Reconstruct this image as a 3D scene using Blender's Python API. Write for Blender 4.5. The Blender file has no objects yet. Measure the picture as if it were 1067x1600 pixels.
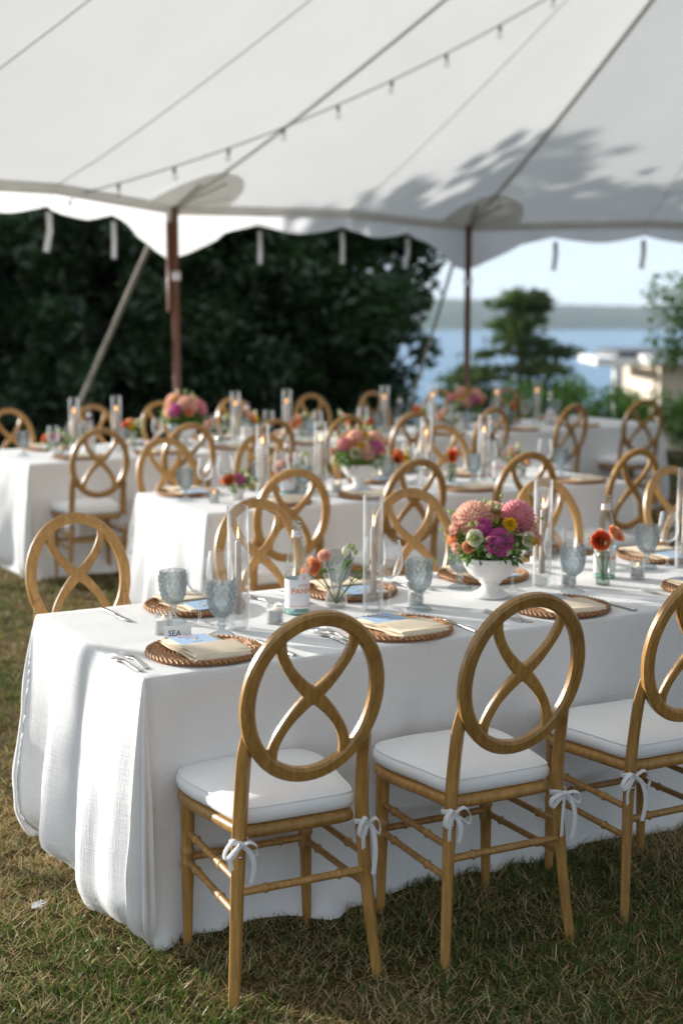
import bpy, math, random
import numpy as np
from mathutils import Vector, Matrix, noise

R = math.radians
PI = math.pi
scene = bpy.context.scene
col = scene.collection
random.seed(7)
rng = np.random.default_rng(7)

# ------------------------------------------------------------------ camera, sky, sun, exposure
cam_d = bpy.data.cameras.new('camera')
cam = bpy.data.objects.new('camera', cam_d)
col.objects.link(cam)
cam.location = (0, 0, 1.75)
cam.rotation_euler = (R(90 - 8.02), 0, 0)
cam_d.sensor_fit = 'VERTICAL'
cam_d.sensor_height = 36
cam_d.sensor_width = 36
cam_d.lens = 50
cam_d.clip_start = 0.05
cam_d.clip_end = 6000
cam_d.dof.use_dof = True
cam_d.dof.focus_distance = 4.0
cam_d.dof.aperture_fstop = 2.0
scene.camera = cam

SUN_EL, SUN_DIR = R(13.5), Vector((-0.87, 0.49, 0)).normalized()      # horizontal direction towards the sun
SKY_K, VEIL = 0.010, (0.252, 0.283, 0.315)
world = bpy.data.worlds.new('World')
scene.world = world
world.use_nodes = True
wn = world.node_tree
sky = wn.nodes.new('ShaderNodeTexSky')
sky.sky_type = 'NISHITA'
sky.sun_disc = False
sky.sun_elevation = SUN_EL
sky.sun_rotation = math.atan2(SUN_DIR.x, SUN_DIR.y)
sky.air_density = 0.6
sky.dust_density = 0.15
sky.ozone_density = 2.2
bg = wn.nodes['Background']
wn.links.new(sky.outputs[0], bg.inputs[0])
bg.inputs[1].default_value = SKY_K
veil = wn.nodes.new('ShaderNodeBackground')                    # thin even haze veil over the whole dome
veil.inputs[0].default_value = (*VEIL, 1)
veil.inputs[1].default_value = 1.0
add = wn.nodes.new('ShaderNodeAddShader')
wn.links.new(bg.outputs[0], add.inputs[0]); wn.links.new(veil.outputs[0], add.inputs[1])
wn.links.new(add.outputs[0], wn.nodes['World Output'].inputs[0])
sun_d = bpy.data.lights.new('sun', 'SUN')
sun_d.energy = 2.9
sun_d.angle = R(0.55)
sun_d.color = (1.0, 0.955, 0.885)
sun = bpy.data.objects.new('sun', sun_d)
col.objects.link(sun)
sv = Vector((SUN_DIR.x * math.cos(SUN_EL), SUN_DIR.y * math.cos(SUN_EL), math.sin(SUN_EL)))
sun.rotation_euler = sv.to_track_quat('Z', 'Y').to_euler()
sun.location = (-20, 6, 12)
vs = scene.view_settings
vs.view_transform = 'Standard'
vs.look = 'None'
vs.exposure = 1.6
vs.gamma = 1
vs.use_curve_mapping = False
cy = scene.cycles
cy.use_denoising = True
cy.max_bounces = 10
cy.diffuse_bounces = 5
cy.glossy_bounces = 4
cy.transmission_bounces = 8
cy.transparent_max_bounces = 32
cy.caustics_reflective = False
cy.caustics_refractive = False
cy.sample_clamp_indirect = 6

# ------------------------------------------------------------------ materials
def newmat(name):
    m = bpy.data.materials.new(name)
    m.use_nodes = True
    nt = m.node_tree
    return m, nt, nt.nodes['Principled BSDF'], nt.nodes['Material Output']

def mat(name, c, rough=0.6, var=0.12, scale=20.0, bump=0.0, bscale=60.0, metallic=0.0, c2=None, stretch=(1, 1, 1), spec=0.5, sub=0.0, perobj=0.0, coat=0.0, emit=None):
    m, nt, p, out = newmat(name)
    tc = nt.nodes.new('ShaderNodeTexCoord')
    mp = nt.nodes.new('ShaderNodeMapping'); mp.inputs['Scale'].default_value = stretch
    nt.links.new(tc.outputs['Object'], mp.inputs[0])
    n = nt.nodes.new('ShaderNodeTexNoise'); n.inputs['Scale'].default_value = scale; n.inputs['Detail'].default_value = 5
    nt.links.new(mp.outputs[0], n.inputs[0])
    r = nt.nodes.new('ShaderNodeValToRGB')
    a = c2 if c2 else tuple(x * (1 - var) for x in c)
    b = c if c2 else tuple(min(1, x * (1 + var)) for x in c)
    r.color_ramp.elements[0].position = 0.3; r.color_ramp.elements[1].position = 0.7
    r.color_ramp.elements[0].color = (*a, 1); r.color_ramp.elements[1].color = (*b, 1)
    nt.links.new(n.outputs[0], r.inputs[0])
    src = r.outputs[0]
    if perobj:
        oi = nt.nodes.new('ShaderNodeObjectInfo')
        hv = nt.nodes.new('ShaderNodeHueSaturation')
        mr = nt.nodes.new('ShaderNodeMapRange'); mr.inputs[3].default_value = 1 - perobj; mr.inputs[4].default_value = 1 + perobj
        nt.links.new(oi.outputs['Random'], mr.inputs[0]); nt.links.new(mr.outputs[0], hv.inputs['Value']); nt.links.new(src, hv.inputs['Color'])
        src = hv.outputs[0]
    nt.links.new(src, p.inputs['Base Color'])
    p.inputs['Roughness'].default_value = rough
    p.inputs['Metallic'].default_value = metallic
    p.inputs['Specular IOR Level'].default_value = spec
    if coat: p.inputs['Coat Weight'].default_value = coat; p.inputs['Coat Roughness'].default_value = 0.25
    if sub:
        p.inputs['Subsurface Weight'].default_value = sub; p.inputs['Subsurface Radius'].default_value = (0.01, 0.008, 0.006); p.inputs['Subsurface Scale'].default_value = 0.5
    if bump:
        n2 = nt.nodes.new('ShaderNodeTexNoise'); n2.inputs['Scale'].default_value = bscale; n2.inputs['Detail'].default_value = 6
        nt.links.new(mp.outputs[0], n2.inputs[0])
        b_ = nt.nodes.new('ShaderNodeBump'); b_.inputs['Strength'].default_value = bump; b_.inputs['Distance'].default_value = 0.01
        nt.links.new(n2.outputs[0], b_.inputs['Height']); nt.links.new(b_.outputs[0], p.inputs['Normal'])
    if emit:
        p.inputs['Emission Color'].default_value = (*emit[0], 1); p.inputs['Emission Strength'].default_value = emit[1]
    return m

def translucent_mat(name, c, tc_, f, var=0.1, scale=8.0, rough=0.8, bump=0.0, bscale=200, gloss=0.0, attr=None, weave=0.0):
    """thin cloth, leaf or petal: diffuse front mixed with light passing through"""
    m = bpy.data.materials.new(name); m.use_nodes = True
    nt = m.node_tree; nt.nodes.remove(nt.nodes['Principled BSDF']); out = nt.nodes['Material Output']
    co = nt.nodes.new('ShaderNodeTexCoord')
    n = nt.nodes.new('ShaderNodeTexNoise'); n.inputs['Scale'].default_value = scale; n.inputs['Detail'].default_value = 4
    nt.links.new(co.outputs['Object'], n.inputs[0])
    mr = nt.nodes.new('ShaderNodeMapRange'); mr.inputs[1].default_value = .3; mr.inputs[2].default_value = .7; mr.inputs[3].default_value = 1 - var; mr.inputs[4].default_value = 1 + var
    nt.links.new(n.outputs[0], mr.inputs[0])
    def scaled(cc):
        v = nt.nodes.new('ShaderNodeVectorMath'); v.operation = 'SCALE'
        if attr:
            at_ = nt.nodes.new('ShaderNodeAttribute'); at_.attribute_name = attr
            mu = nt.nodes.new('ShaderNodeVectorMath'); mu.operation = 'MULTIPLY'; mu.inputs[1].default_value = cc
            nt.links.new(at_.outputs['Color'], mu.inputs[0]); nt.links.new(mu.outputs[0], v.inputs[0])
        else:
            v.inputs[0].default_value = cc
        nt.links.new(mr.outputs[0], v.inputs['Scale']); return v.outputs[0]
    d = nt.nodes.new('ShaderNodeBsdfDiffuse'); t = nt.nodes.new('ShaderNodeBsdfTranslucent')
    nt.links.new(scaled(c), d.inputs[0]); nt.links.new(scaled(tc_), t.inputs[0])
    mx = nt.nodes.new('ShaderNodeMixShader'); mx.inputs[0].default_value = f
    nt.links.new(d.outputs[0], mx.inputs[1]); nt.links.new(t.outputs[0], mx.inputs[2])
    last = mx.outputs[0]
    if gloss:
        g = nt.nodes.new('ShaderNodeBsdfGlossy'); g.inputs['Roughness'].default_value = 0.35
        m2 = nt.nodes.new('ShaderNodeMixShader'); m2.inputs[0].default_value = gloss
        nt.links.new(last, m2.inputs[1]); nt.links.new(g.outputs[0], m2.inputs[2]); last = m2.outputs[0]
    nt.links.new(last, out.inputs[0])
    if bump or weave:
        b_ = nt.nodes.new('ShaderNodeBump'); b_.inputs['Strength'].default_value = bump; b_.inputs['Distance'].default_value = 0.006
        n2 = nt.nodes.new('ShaderNodeTexNoise'); n2.inputs['Scale'].default_value = bscale; n2.inputs['Detail'].default_value = 4
        nt.links.new(co.outputs['Object'], n2.inputs[0])
        h = n2.outputs[0]
        if weave:          # slubby linen threads in two directions
            hs = []
            for st in ((260, 260, 9), (9, 9, 260)):
                mpp = nt.nodes.new('ShaderNodeMapping'); mpp.inputs['Scale'].default_value = st
                nt.links.new(co.outputs['Object'], mpp.inputs[0])
                nn = nt.nodes.new('ShaderNodeTexNoise'); nn.inputs['Scale'].default_value = 1.0; nn.inputs['Detail'].default_value = 2
                nt.links.new(mpp.outputs[0], nn.inputs[0]); hs.append(nn.outputs[0])
            ad = nt.nodes.new('ShaderNodeMath'); ad.operation = 'ADD'; nt.links.new(hs[0], ad.inputs[0]); nt.links.new(hs[1], ad.inputs[1])
            ml = nt.nodes.new('ShaderNodeMath'); ml.operation = 'MULTIPLY_ADD'; ml.inputs[1].default_value = weave
            nt.links.new(ad.outputs[0], ml.inputs[0]); nt.links.new(h, ml.inputs[2]); h = ml.outputs[0]
        nt.links.new(h, b_.inputs['Height'])
        nt.links.new(b_.outputs[0], d.inputs['Normal'])
    return m

def thin_glass(name, tint, edge, rough=0.0, ior=1.45, mixg=0.0, edge_white=0.0):
    """thin glass wall: mostly clear, tinted towards grazing edges, with a fresnel reflection"""
    m = bpy.data.materials.new(name); m.use_nodes = True
    nt = m.node_tree; nt.nodes.remove(nt.nodes['Principled BSDF']); out = nt.nodes['Material Output']
    lw = nt.nodes.new('ShaderNodeLayerWeight'); lw.inputs[0].default_value = 0.35
    pw = nt.nodes.new('ShaderNodeMath'); pw.operation = 'POWER'; pw.inputs[1].default_value = 1.6
    nt.links.new(lw.outputs['Facing'], pw.inputs[0])
    mc = nt.nodes.new('ShaderNodeMix'); mc.data_type = 'RGBA'
    mc.inputs[6].default_value = (*tint, 1); mc.inputs[7].default_value = (*edge, 1)
    nt.links.new(pw.outputs[0], mc.inputs[0])
    tr = nt.nodes.new('ShaderNodeBsdfTransparent'); nt.links.new(mc.outputs[2], tr.inputs[0])
    gl = nt.nodes.new('ShaderNodeBsdfGlossy'); gl.inputs['Roughness'].default_value = max(rough, 0.03)
    f5 = nt.nodes.new('ShaderNodeMath'); f5.operation = 'POWER'; f5.inputs[1].default_value = 4.0
    l2 = nt.nodes.new('ShaderNodeLayerWeight'); l2.inputs[0].default_value = 0.5
    nt.links.new(l2.outputs['Facing'], f5.inputs[0])
    fr = nt.nodes.new('ShaderNodeMath'); fr.operation = 'MULTIPLY_ADD'; fr.inputs[1].default_value = 0.85; fr.inputs[2].default_value = 0.05 * ior / 1.45
    nt.links.new(f5.outputs[0], fr.inputs[0])
    last = tr.outputs[0]
    if mixg:
        rf = nt.nodes.new('ShaderNodeBsdfRefraction'); rf.inputs['IOR'].default_value = ior; rf.inputs['Roughness'].default_value = rough
        nt.links.new(mc.outputs[2], rf.inputs[0])
        m0 = nt.nodes.new('ShaderNodeMixShader'); m0.inputs[0].default_value = mixg
        nt.links.new(tr.outputs[0], m0.inputs[1]); nt.links.new(rf.outputs[0], m0.inputs[2]); last = m0.outputs[0]
    if edge_white:                                  # white mixed into grazing edges, standing in for rim and wall highlights
        tl = nt.nodes.new('ShaderNodeBsdfTranslucent'); tl.inputs[0].default_value = (0.9, 0.93, 0.95, 1)
        df = nt.nodes.new('ShaderNodeBsdfDiffuse'); df.inputs[0].default_value = (0.9, 0.93, 0.95, 1)
        me_ = nt.nodes.new('ShaderNodeMixShader'); nt.links.new(tl.outputs[0], me_.inputs[1]); nt.links.new(df.outputs[0], me_.inputs[2])
        ew = nt.nodes.new('ShaderNodeMath'); ew.operation = 'MULTIPLY'; ew.inputs[1].default_value = edge_white
        e3 = nt.nodes.new('ShaderNodeMath'); e3.operation = 'POWER'; e3.inputs[1].default_value = 2.4
        nt.links.new(l2.outputs['Facing'], e3.inputs[0]); nt.links.new(e3.outputs[0], ew.inputs[0])
        m9 = nt.nodes.new('ShaderNodeMixShader'); nt.links.new(ew.outputs[0], m9.inputs[0]); nt.links.new(last, m9.inputs[1]); nt.links.new(me_.outputs[0], m9.inputs[2]); last = m9.outputs[0]
    mx = nt.nodes.new('ShaderNodeMixShader')
    nt.links.new(fr.outputs[0], mx.inputs[0]); nt.links.new(last, mx.inputs[1]); nt.links.new(gl.outputs[0], mx.inputs[2])
    nt.links.new(mx.outputs[0], out.inputs[0])
    return m

M = {}
M['wood'] = mat('honey_wood', (0.46, 0.250, 0.068), 0.40, c2=(0.27, 0.135, 0.034), scale=13, stretch=(7, 7, 0.8), bump=0.12, bscale=22, perobj=0.17, coat=0.2)
M['cloth'] = translucent_mat('white_linen', (0.85, 0.85, 0.85), (0.8, 0.8, 0.79), 0.12, var=0.02, scale=5, bump=0.5, bscale=9, weave=0.5)
M['cushion'] = translucent_mat('white_cotton', (0.85, 0.85, 0.85), (0.5, 0.5, 0.5), 0.03, var=0.02, bump=0.2, bscale=30)
M['ribbon'] = translucent_mat('white_ribbon', (0.80, 0.80, 0.81), (0.7, 0.7, 0.7), 0.2, var=0.03)
M['napkin'] = translucent_mat('cream_linen', (0.86, 0.775, 0.615), (0.9, 0.60, 0.30), 0.22, var=0.04, scale=40, bump=0.15, bscale=300)
M['card'] = mat('pale_blue_card', (0.36, 0.50, 0.68), 0.75, var=0.03)
M['card_white'] = mat('white_card', (0.76, 0.76, 0.75), 0.75, var=0.02)
M['ink_orange'] = mat('orange_ink', (0.78, 0.22, 0.07), 0.7, var=0.05)
M['ink_blue'] = mat('navy_ink', (0.03, 0.10, 0.22), 0.7, var=0.05)
M['ink_yellow'] = mat('yellow_ink', (0.85, 0.55, 0.08), 0.7, var=0.05)
M['ink_grey'] = mat('grey_ink', (0.22, 0.30, 0.42), 0.7, var=0.05)
M['rattan'] = mat('brown_rattan', (0.54, 0.285, 0.125), 0.55, c2=(0.23, 0.10, 0.04), scale=190, bump=0.4, bscale=320, perobj=0.12)
M['steel'] = mat('brushed_steel', (0.62, 0.61, 0.60), 0.22, var=0.05, metallic=1.0)
M['blue_glass'] = thin_glass('pale_blue_glass', (0.915, 0.96, 0.98), (0.68, 0.79, 0.86), ior=1.7, rough=0.02, mixg=0.4, edge_white=0.12)
M['clear_glass'] = thin_glass('clear_glass', (0.995, 0.997, 0.997), (0.90, 0.92, 0.93), ior=1.6, edge_white=1.0)
M['thick_glass'] = thin_glass('thick_clear_glass', (0.99, 0.995, 0.995), (0.86, 0.89, 0.90), ior=1.5, mixg=0.1, edge_white=0.45)
M['bottle_glass'] = thin_glass('aqua_bottle_glass', (0.95, 0.985, 0.98), (0.50, 0.76, 0.74), ior=1.5, mixg=0.12, edge_white=0.2)
M['aqua_base'] = mat('aqua_glass_base', (0.38, 0.66, 0.60), 0.1, var=0.1, spec=0.8)
M['wax'] = mat('white_wax', (0.88, 0.87, 0.84), 0.5, var=0.02)
M['taper'] = mat('sand_wax', (0.70, 0.60, 0.51), 0.45, var=0.03)
M['wick'] = mat('charred_wick', (0.02, 0.018, 0.015), 0.9)
M['flame'] = mat('candle_flame', (1, 0.6, 0.2), 0.5, emit=((1.0, 0.45, 0.13), 2.4))
M['label'] = mat('paper_label', (0.78, 0.78, 0.79), 0.6, var=0.02)
M['ceramic'] = mat('white_ceramic', (0.78, 0.77, 0.75), 0.28, var=0.03, spec=0.5)
M['stem'] = translucent_mat('green_stem', (0.10, 0.20, 0.04), (0.15, 0.30, 0.05), 0.2, var=0.2)
M['leaf'] = translucent_mat('bouquet_leaf', (0.055, 0.13, 0.025), (0.14, 0.30, 0.04), 0.35, var=0.35, scale=30, gloss=0.05)
M['leaf_pale'] = translucent_mat('pale_leaf', (0.14, 0.22, 0.06), (0.25, 0.40, 0.08), 0.35, var=0.3, scale=30, gloss=0.03)
def petal(name, c, t=None, var=0.12):
    M[name] = translucent_mat(name, c, t or c, 0.35, var=var, scale=45)
petal('magenta_petal', (0.64, 0.17, 0.43), (0.80, 0.22, 0.52))
petal('pink_petal', (0.76, 0.37, 0.43), (0.9, 0.48, 0.5))
petal('blush_petal', (0.82, 0.56, 0.47), (0.92, 0.64, 0.5))
petal('peach_petal', (0.80, 0.42, 0.24), (0.95, 0.5, 0.25))
petal('coral_petal', (0.72, 0.16, 0.07), (0.9, 0.22, 0.08))
petal('yellow_petal', (0.75, 0.50, 0.03), (0.9, 0.62, 0.05))
petal('white_petal', (0.78, 0.76, 0.62), (0.8, 0.8, 0.6))
petal('bud_petal', (0.50, 0.58, 0.28), (0.6, 0.7, 0.3))
M['flower_eye'] = mat('green_flower_eye', (0.30, 0.34, 0.06), 0.7, var=0.3, scale=200)
# ------------------------------------------------------------------ mesh helpers
def mesh(name, verts, faces, m=None, smooth=True, sharp=None):
    me = bpy.data.meshes.new(name)
    me.from_pydata([tuple(v) for v in verts], [], faces)
    if smooth:
        me.polygons.foreach_set('use_smooth', [True] * len(me.polygons))
    if m is not None:
        me.materials.append(M[m] if isinstance(m, str) else m)
    me.update()
    if sharp:
        me.set_sharp_from_angle(angle=R(sharp))
    return me

class MB:
    """collects shapes into one mesh"""
    def __init__(s): s.v, s.f = [], []
    def add(s, v, f):
        o = len(s.v); s.v += [tuple(x) for x in v]; s.f += [tuple(i + o for i in q) for q in f]; return s
    def xf(s, mtx):
        s.v = [tuple(mtx @ Vector(x)) for x in s.v]; return s
    def mesh(s, name, m, smooth=True, sharp=None): return mesh(name, s.v, s.f, m, smooth, sharp)

def grid_faces(n, k, cu=False, cv=False):
    """n rings of k points"""
    f = []
    for i in range(n if cu else n - 1):
        for j in range(k if cv else k - 1):
            a, b = i * k + j, i * k + (j + 1) % k
            c, d = ((i + 1) % n) * k + (j + 1) % k, ((i + 1) % n) * k + j
            f.append((a, b, c, d))
    return f

def lathe(prof, n=24, caps=False, fn=None):
    v = []
    for (r, z) in prof:
        for j in range(n):
            a = 2 * PI * j / n
            rr = fn(r, z, a) if fn else r
            v.append((rr * math.cos(a), rr * math.sin(a), z))
    f = grid_faces(len(prof), n, False, True)
    if caps:
        f.append(tuple(reversed(range(n)))); f.append(tuple((len(prof) - 1) * n + j for j in range(n)))
    return v, f

def sweep(path, w, t, nrm, closed=False, bev=0.3, seg8=True):
    """bar of rounded rectangular section (w across, t along nrm) along a path"""
    P = [Vector(p) for p in path]; n = len(P)
    v = []
    for i, p in enumerate(P):
        a = P[(i - 1) % n] if (closed or i > 0) else p
        b = P[(i + 1) % n] if (closed or i < n - 1) else p
        tg = (b - a).normalized()
        nn = Vector(nrm[i] if isinstance(nrm, list) else nrm)
        side = tg.cross(nn)
        side = side.normalized() if side.length > 1e-6 else Vector((1, 0, 0))
        nn = side.cross(tg).normalized()
        W = (w[i] if isinstance(w, (list, tuple)) else w) / 2
        T = (t[i] if isinstance(t, (list, tuple)) else t) / 2
        c = bev * min(W, T) * 2
        for (x, y) in ((W, T - c), (W - c, T), (-W + c, T), (-W, T - c), (-W, -T + c), (-W + c, -T), (W - c, -T), (W, -T + c)):
            v.append(p + side * x + nn * y)
    f = grid_faces(n, 8, closed, True)
    if not closed:
        f.append(tuple(range(8))); f.append(tuple(reversed(range((n - 1) * 8, n * 8))))
    return v, f

def tube(path, rad, k=8, closed=False):
    P = [Vector(p) for p in path]; n = len(P); v = []
    ref = Vector((0, 0, 1))
    tg0 = (P[-1] - P[0]).normalized() if not closed else Vector((1, 0, 0))
    if abs(tg0.dot(ref)) > 0.9: ref = Vector((0, 1, 0))
    for i, p in enumerate(P):
        a = P[max(i - 1, 0)]; b = P[min(i + 1, n - 1)]
        tg = (b - a).normalized()
        s = tg.cross(ref).normalized(); u = s.cross(tg)
        r = rad[i] if isinstance(rad, (list, tuple)) else rad
        for j in range(k):
            q = 2 * PI * j / k
            v.append(p + (s * math.cos(q) + u * math.sin(q)) * r)
    f = grid_faces(n, k, False, True)
    f.append(tuple(range(k))); f.append(tuple(reversed(range((n - 1) * k, n * k))))
    return v, f

def box(c, s):
    x, y, z = c; a, b, d = (q / 2 for q in s)
    v = [(x + i * a, y + j * b, z + k * d) for i in (-1, 1) for j in (-1, 1) for k in (-1, 1)]
    return v, [(0, 1, 3, 2), (4, 6, 7, 5), (0, 4, 5, 1), (2, 3, 7, 6), (0, 2, 6, 4), (1, 5, 7, 3)]

def spline(pts, n, closed=False):
    P = [Vector(p) for p in pts]; out = []; L = len(P)
    segs = L if closed else L - 1
    for i in range(segs):
        p0 = P[(i - 1) % L] if (closed or i > 0) else P[0]
        p1 = P[i]; p2 = P[(i + 1) % L]
        p3 = P[(i + 2) % L] if (closed or i + 2 < L) else P[-1]
        for k in range(n):
            t = k / n
            out.append(0.5 * ((2 * p1) + (p2 - p0) * t + (2 * p0 - 5 * p1 + 4 * p2 - p3) * t * t + (3 * p1 - p0 - 3 * p2 + p3) * t ** 3))
    if not closed: out.append(P[-1])
    return out

# ------------------------------------------------------------------ object helpers
def obj(name, me, parent=None, loc=(0, 0, 0), rot=(0, 0, 0), sc=1.0):
    o = bpy.data.objects.new(name, me)
    col.objects.link(o)
    o.location = loc; o.rotation_euler = rot
    o.scale = (sc, sc, sc) if not isinstance(sc, (tuple, list)) else sc
    if parent is not None: o.parent = parent
    return o
def tag(o, label=None, cat=None, group=None, kind=None):
    for k, v in (('label', label), ('category', cat), ('group', group), ('kind', kind)):
        if v: o[k] = v
    return o
def thing(name, label, cat, loc=(0, 0, 0), rz=0, group=None, sc=1.0):
    o = obj(name, None, None, loc, (0, 0, rz), sc)
    o.empty_display_size = 0.1
    return tag(o, label, cat, group)
def dup(o, parent=None):
    c = o.copy(); col.objects.link(c); c.parent = parent
    for ch in o.children: dup(ch, c)
    return c
FRESH = set()
def place(proto, loc, rz=0, label=None, group=None, sc=1.0, tilt=None):
    """the first call moves the prototype itself, later ones copy it"""
    if proto.name in FRESH:
        c = dup(proto)
    else:
        c = proto; FRESH.add(proto.name)
    c.location = loc; c.rotation_euler = (0, 0, rz) if tilt is None else (tilt[0], tilt[1], rz)
    c.scale = (sc, sc, sc)
    if 'group' in c: del c['group']
    if label: c['label'] = label
    if group: c['group'] = group
    return c

# ------------------------------------------------------------------ frames of the three tables
TZ = 0.77
class Frame:
    def __init__(s, ox, oy, deg, L, W):
        s.o = Vector((ox, oy)); s.a = R(deg); s.L, s.W = L, W
        s.d = Vector((math.cos(s.a), math.sin(s.a))); s.e = Vector((-s.d.y, s.d.x))
    def p(s, u, v, z=TZ):
        q = s.o + s.d * u + s.e * v
        return (q.x, q.y, z)
T1 = Frame(-0.531, 3.738, 29.4, 3.70, 0.94)
T2 = Frame(-0.656, 6.893, 29.4, 2.68, 0.92)
T3 = Frame(-2.018, 9.167, 35.4, 5.95, 1.05)
# ------------------------------------------------------------------ ground, lake, far shore
def terrain_z(x, y):
    t = min(max((y - 18.5) / 80.0, 0), 1)
    s = t * t * (3 - 2 * t)
    near = 0.0
    if y > 18.5: near = -min((y - 18.5) * 0.16, 3.0)
    return -13.0 * s + near + 0.015 * noise.noise(Vector((x * 0.6, y * 0.6, 0)))
xs = sorted(set([-3000, -1500, -700, -300, -150, -90, -60, -45] + [round(-36 + i * 1.5, 2) for i in range(49)] + [45, 60, 90, 150, 300, 700, 1500, 3000]))
ys = sorted(set([-3000, -800, -200, -80, -40, -20, -10, -5] + [round(-2 + i * 1.0, 2) for i in range(40)] + [42, 48, 56, 66, 80, 100, 140, 250, 600, 1200, 3000]))
gv = [(x, y, terrain_z(x, y)) for y in ys for x in xs]
mg, nt, p, out = newmat('dry_lawn_soil')
tc = nt.nodes.new('ShaderNodeTexCoord')
n1 = nt.nodes.new('ShaderNodeTexNoise'); n1.inputs['Scale'].default_value = 1.7; n1.inputs['Detail'].default_value = 8
n2 = nt.nodes.new('ShaderNodeTexNoise'); n2.inputs['Scale'].default_value = 60; n2.inputs['Detail'].default_value = 6
nt.links.new(tc.outputs['Object'], n1.inputs[0]); nt.links.new(tc.outputs['Object'], n2.inputs[0])
r1 = nt.nodes.new('ShaderNodeValToRGB'); r1.color_ramp.elements[0].color = (0.15, 0.105, 0.05, 1); r1.color_ramp.elements[1].color = (0.07, 0.075, 0.025, 1)
r1.color_ramp.elements[0].position = 0.42; r1.color_ramp.elements[1].position = 0.62
r2 = nt.nodes.new('ShaderNodeValToRGB'); r2.color_ramp.elements[0].color = (0.35, 0.32, 0.3, 1); r2.color_ramp.elements[1].color = (1.25, 1.2, 1.1, 1)
r2.color_ramp.elements[0].position = 0.3; r2.color_ramp.elements[1].position = 0.72
nt.links.new(n1.outputs[0], r1.inputs[0]); nt.links.new(n2.outputs[0], r2.inputs[0])
mx = nt.nodes.new('ShaderNodeMix'); mx.data_type = 'RGBA'; mx.blend_type = 'MULTIPLY'; mx.inputs[0].default_value = 1
nt.links.new(r1.outputs[0], mx.inputs[6]); nt.links.new(r2.outputs[0], mx.inputs[7]); nt.links.new(mx.outputs[2], p.inputs['Base Color'])
p.inputs['Roughness'].default_value = 0.95; p.inputs['Specular IOR Level'].default_value = 0.1
bp = nt.nodes.new('ShaderNodeBump'); bp.inputs['Strength'].default_value = 0.9; bp.inputs['Distance'].default_value = 0.03
nt.links.new(n2.outputs[0], bp.inputs['Height']); nt.links.new(bp.outputs[0], p.inputs['Normal'])
ground = obj('ground', mesh('ground', gv, grid_faces(len(ys), len(xs)), mg)); tag(ground, kind='structure')

mw, nt, p, out = newmat('lake_water')
p.inputs['Base Color'].default_value = (0.045, 0.17, 0.30, 1); p.inputs['Roughness'].default_value = 0.2; p.inputs['IOR'].default_value = 1.2
tc = nt.nodes.new('ShaderNodeTexCoord'); mp = nt.nodes.new('ShaderNodeMapping'); mp.inputs['Scale'].default_value = (0.35, 1.0, 1)
nt.links.new(tc.outputs['Object'], mp.inputs[0])
nz = nt.nodes.new('ShaderNodeTexNoise'); nz.inputs['Scale'].default_value = 0.8; nz.inputs['Detail'].default_value = 6
nt.links.new(mp.outputs[0], nz.inputs[0])
bp = nt.nodes.new('ShaderNodeBump'); bp.inputs['Strength'].default_value = 0.9; bp.inputs['Distance'].default_value = 0.6
nt.links.new(nz.outputs[0], bp.inputs['Height']); nt.links.new(bp.outputs[0], p.inputs['Normal'])
lake = obj('lake', mesh('lake', [(-3000, 60, -10), (3000, 60, -10), (3000, 2500, -10), (-3000, 2500, -10)], [(0, 1, 2, 3)], mw)); tag(lake, kind='structure')

M['far_forest'] = mat('far_forest', (0.045, 0.075, 0.03), 0.95, c2=(0.02, 0.04, 0.02), scale=0.05, bump=0.0)
hv = []; hn, hk = 300, 9
for i in range(hn):
    x = -1500 + 3000 * i / (hn - 1)
    top = 21.5 - 3.5 * min(max((x - 60) / 250.0, 0), 1.2) + 4.0 * noise.noise(Vector((x * 0.006, 1.3, 0))) + 1.2 * noise.noise(Vector((x * 0.05, 4.3, 0))) + 0.7 * noise.noise(Vector((x * 0.21, 7, 0)))
    for j in range(hk):
        t = j / (hk - 1)
        hv.append((x, 940 + 320 * t + 14 * noise.noise(Vector((x * 0.02, t * 3, 2))), -10.4 + (top * math.sin(t * PI / 2) ** 0.6 if j else 0) + (0.8 * noise.noise(Vector((x * 0.15, j * 1.7, 5))) if j else 0)))
hills = obj('hills', mesh('hills', hv, grid_faces(hn, hk), 'far_forest')); tag(hills, kind='structure')

# ------------------------------------------------------------------ trees
M['bark'] = mat('bark', (0.09, 0.065, 0.045), 0.9, var=0.35, scale=14, stretch=(3, 3, 0.6), bump=0.5, bscale=20)
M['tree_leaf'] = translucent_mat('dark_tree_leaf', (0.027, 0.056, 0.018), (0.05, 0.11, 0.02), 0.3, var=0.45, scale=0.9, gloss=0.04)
M['pine_leaf'] = translucent_mat('pine_needles', (0.065, 0.095, 0.036), (0.10, 0.16, 0.04), 0.25, var=0.4, scale=1.2)
M['bright_leaf'] = translucent_mat('bright_shrub_leaf', (0.12, 0.22, 0.04), (0.24, 0.45, 0.06), 0.4, var=0.35, scale=2.0, gloss=0.04)

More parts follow.
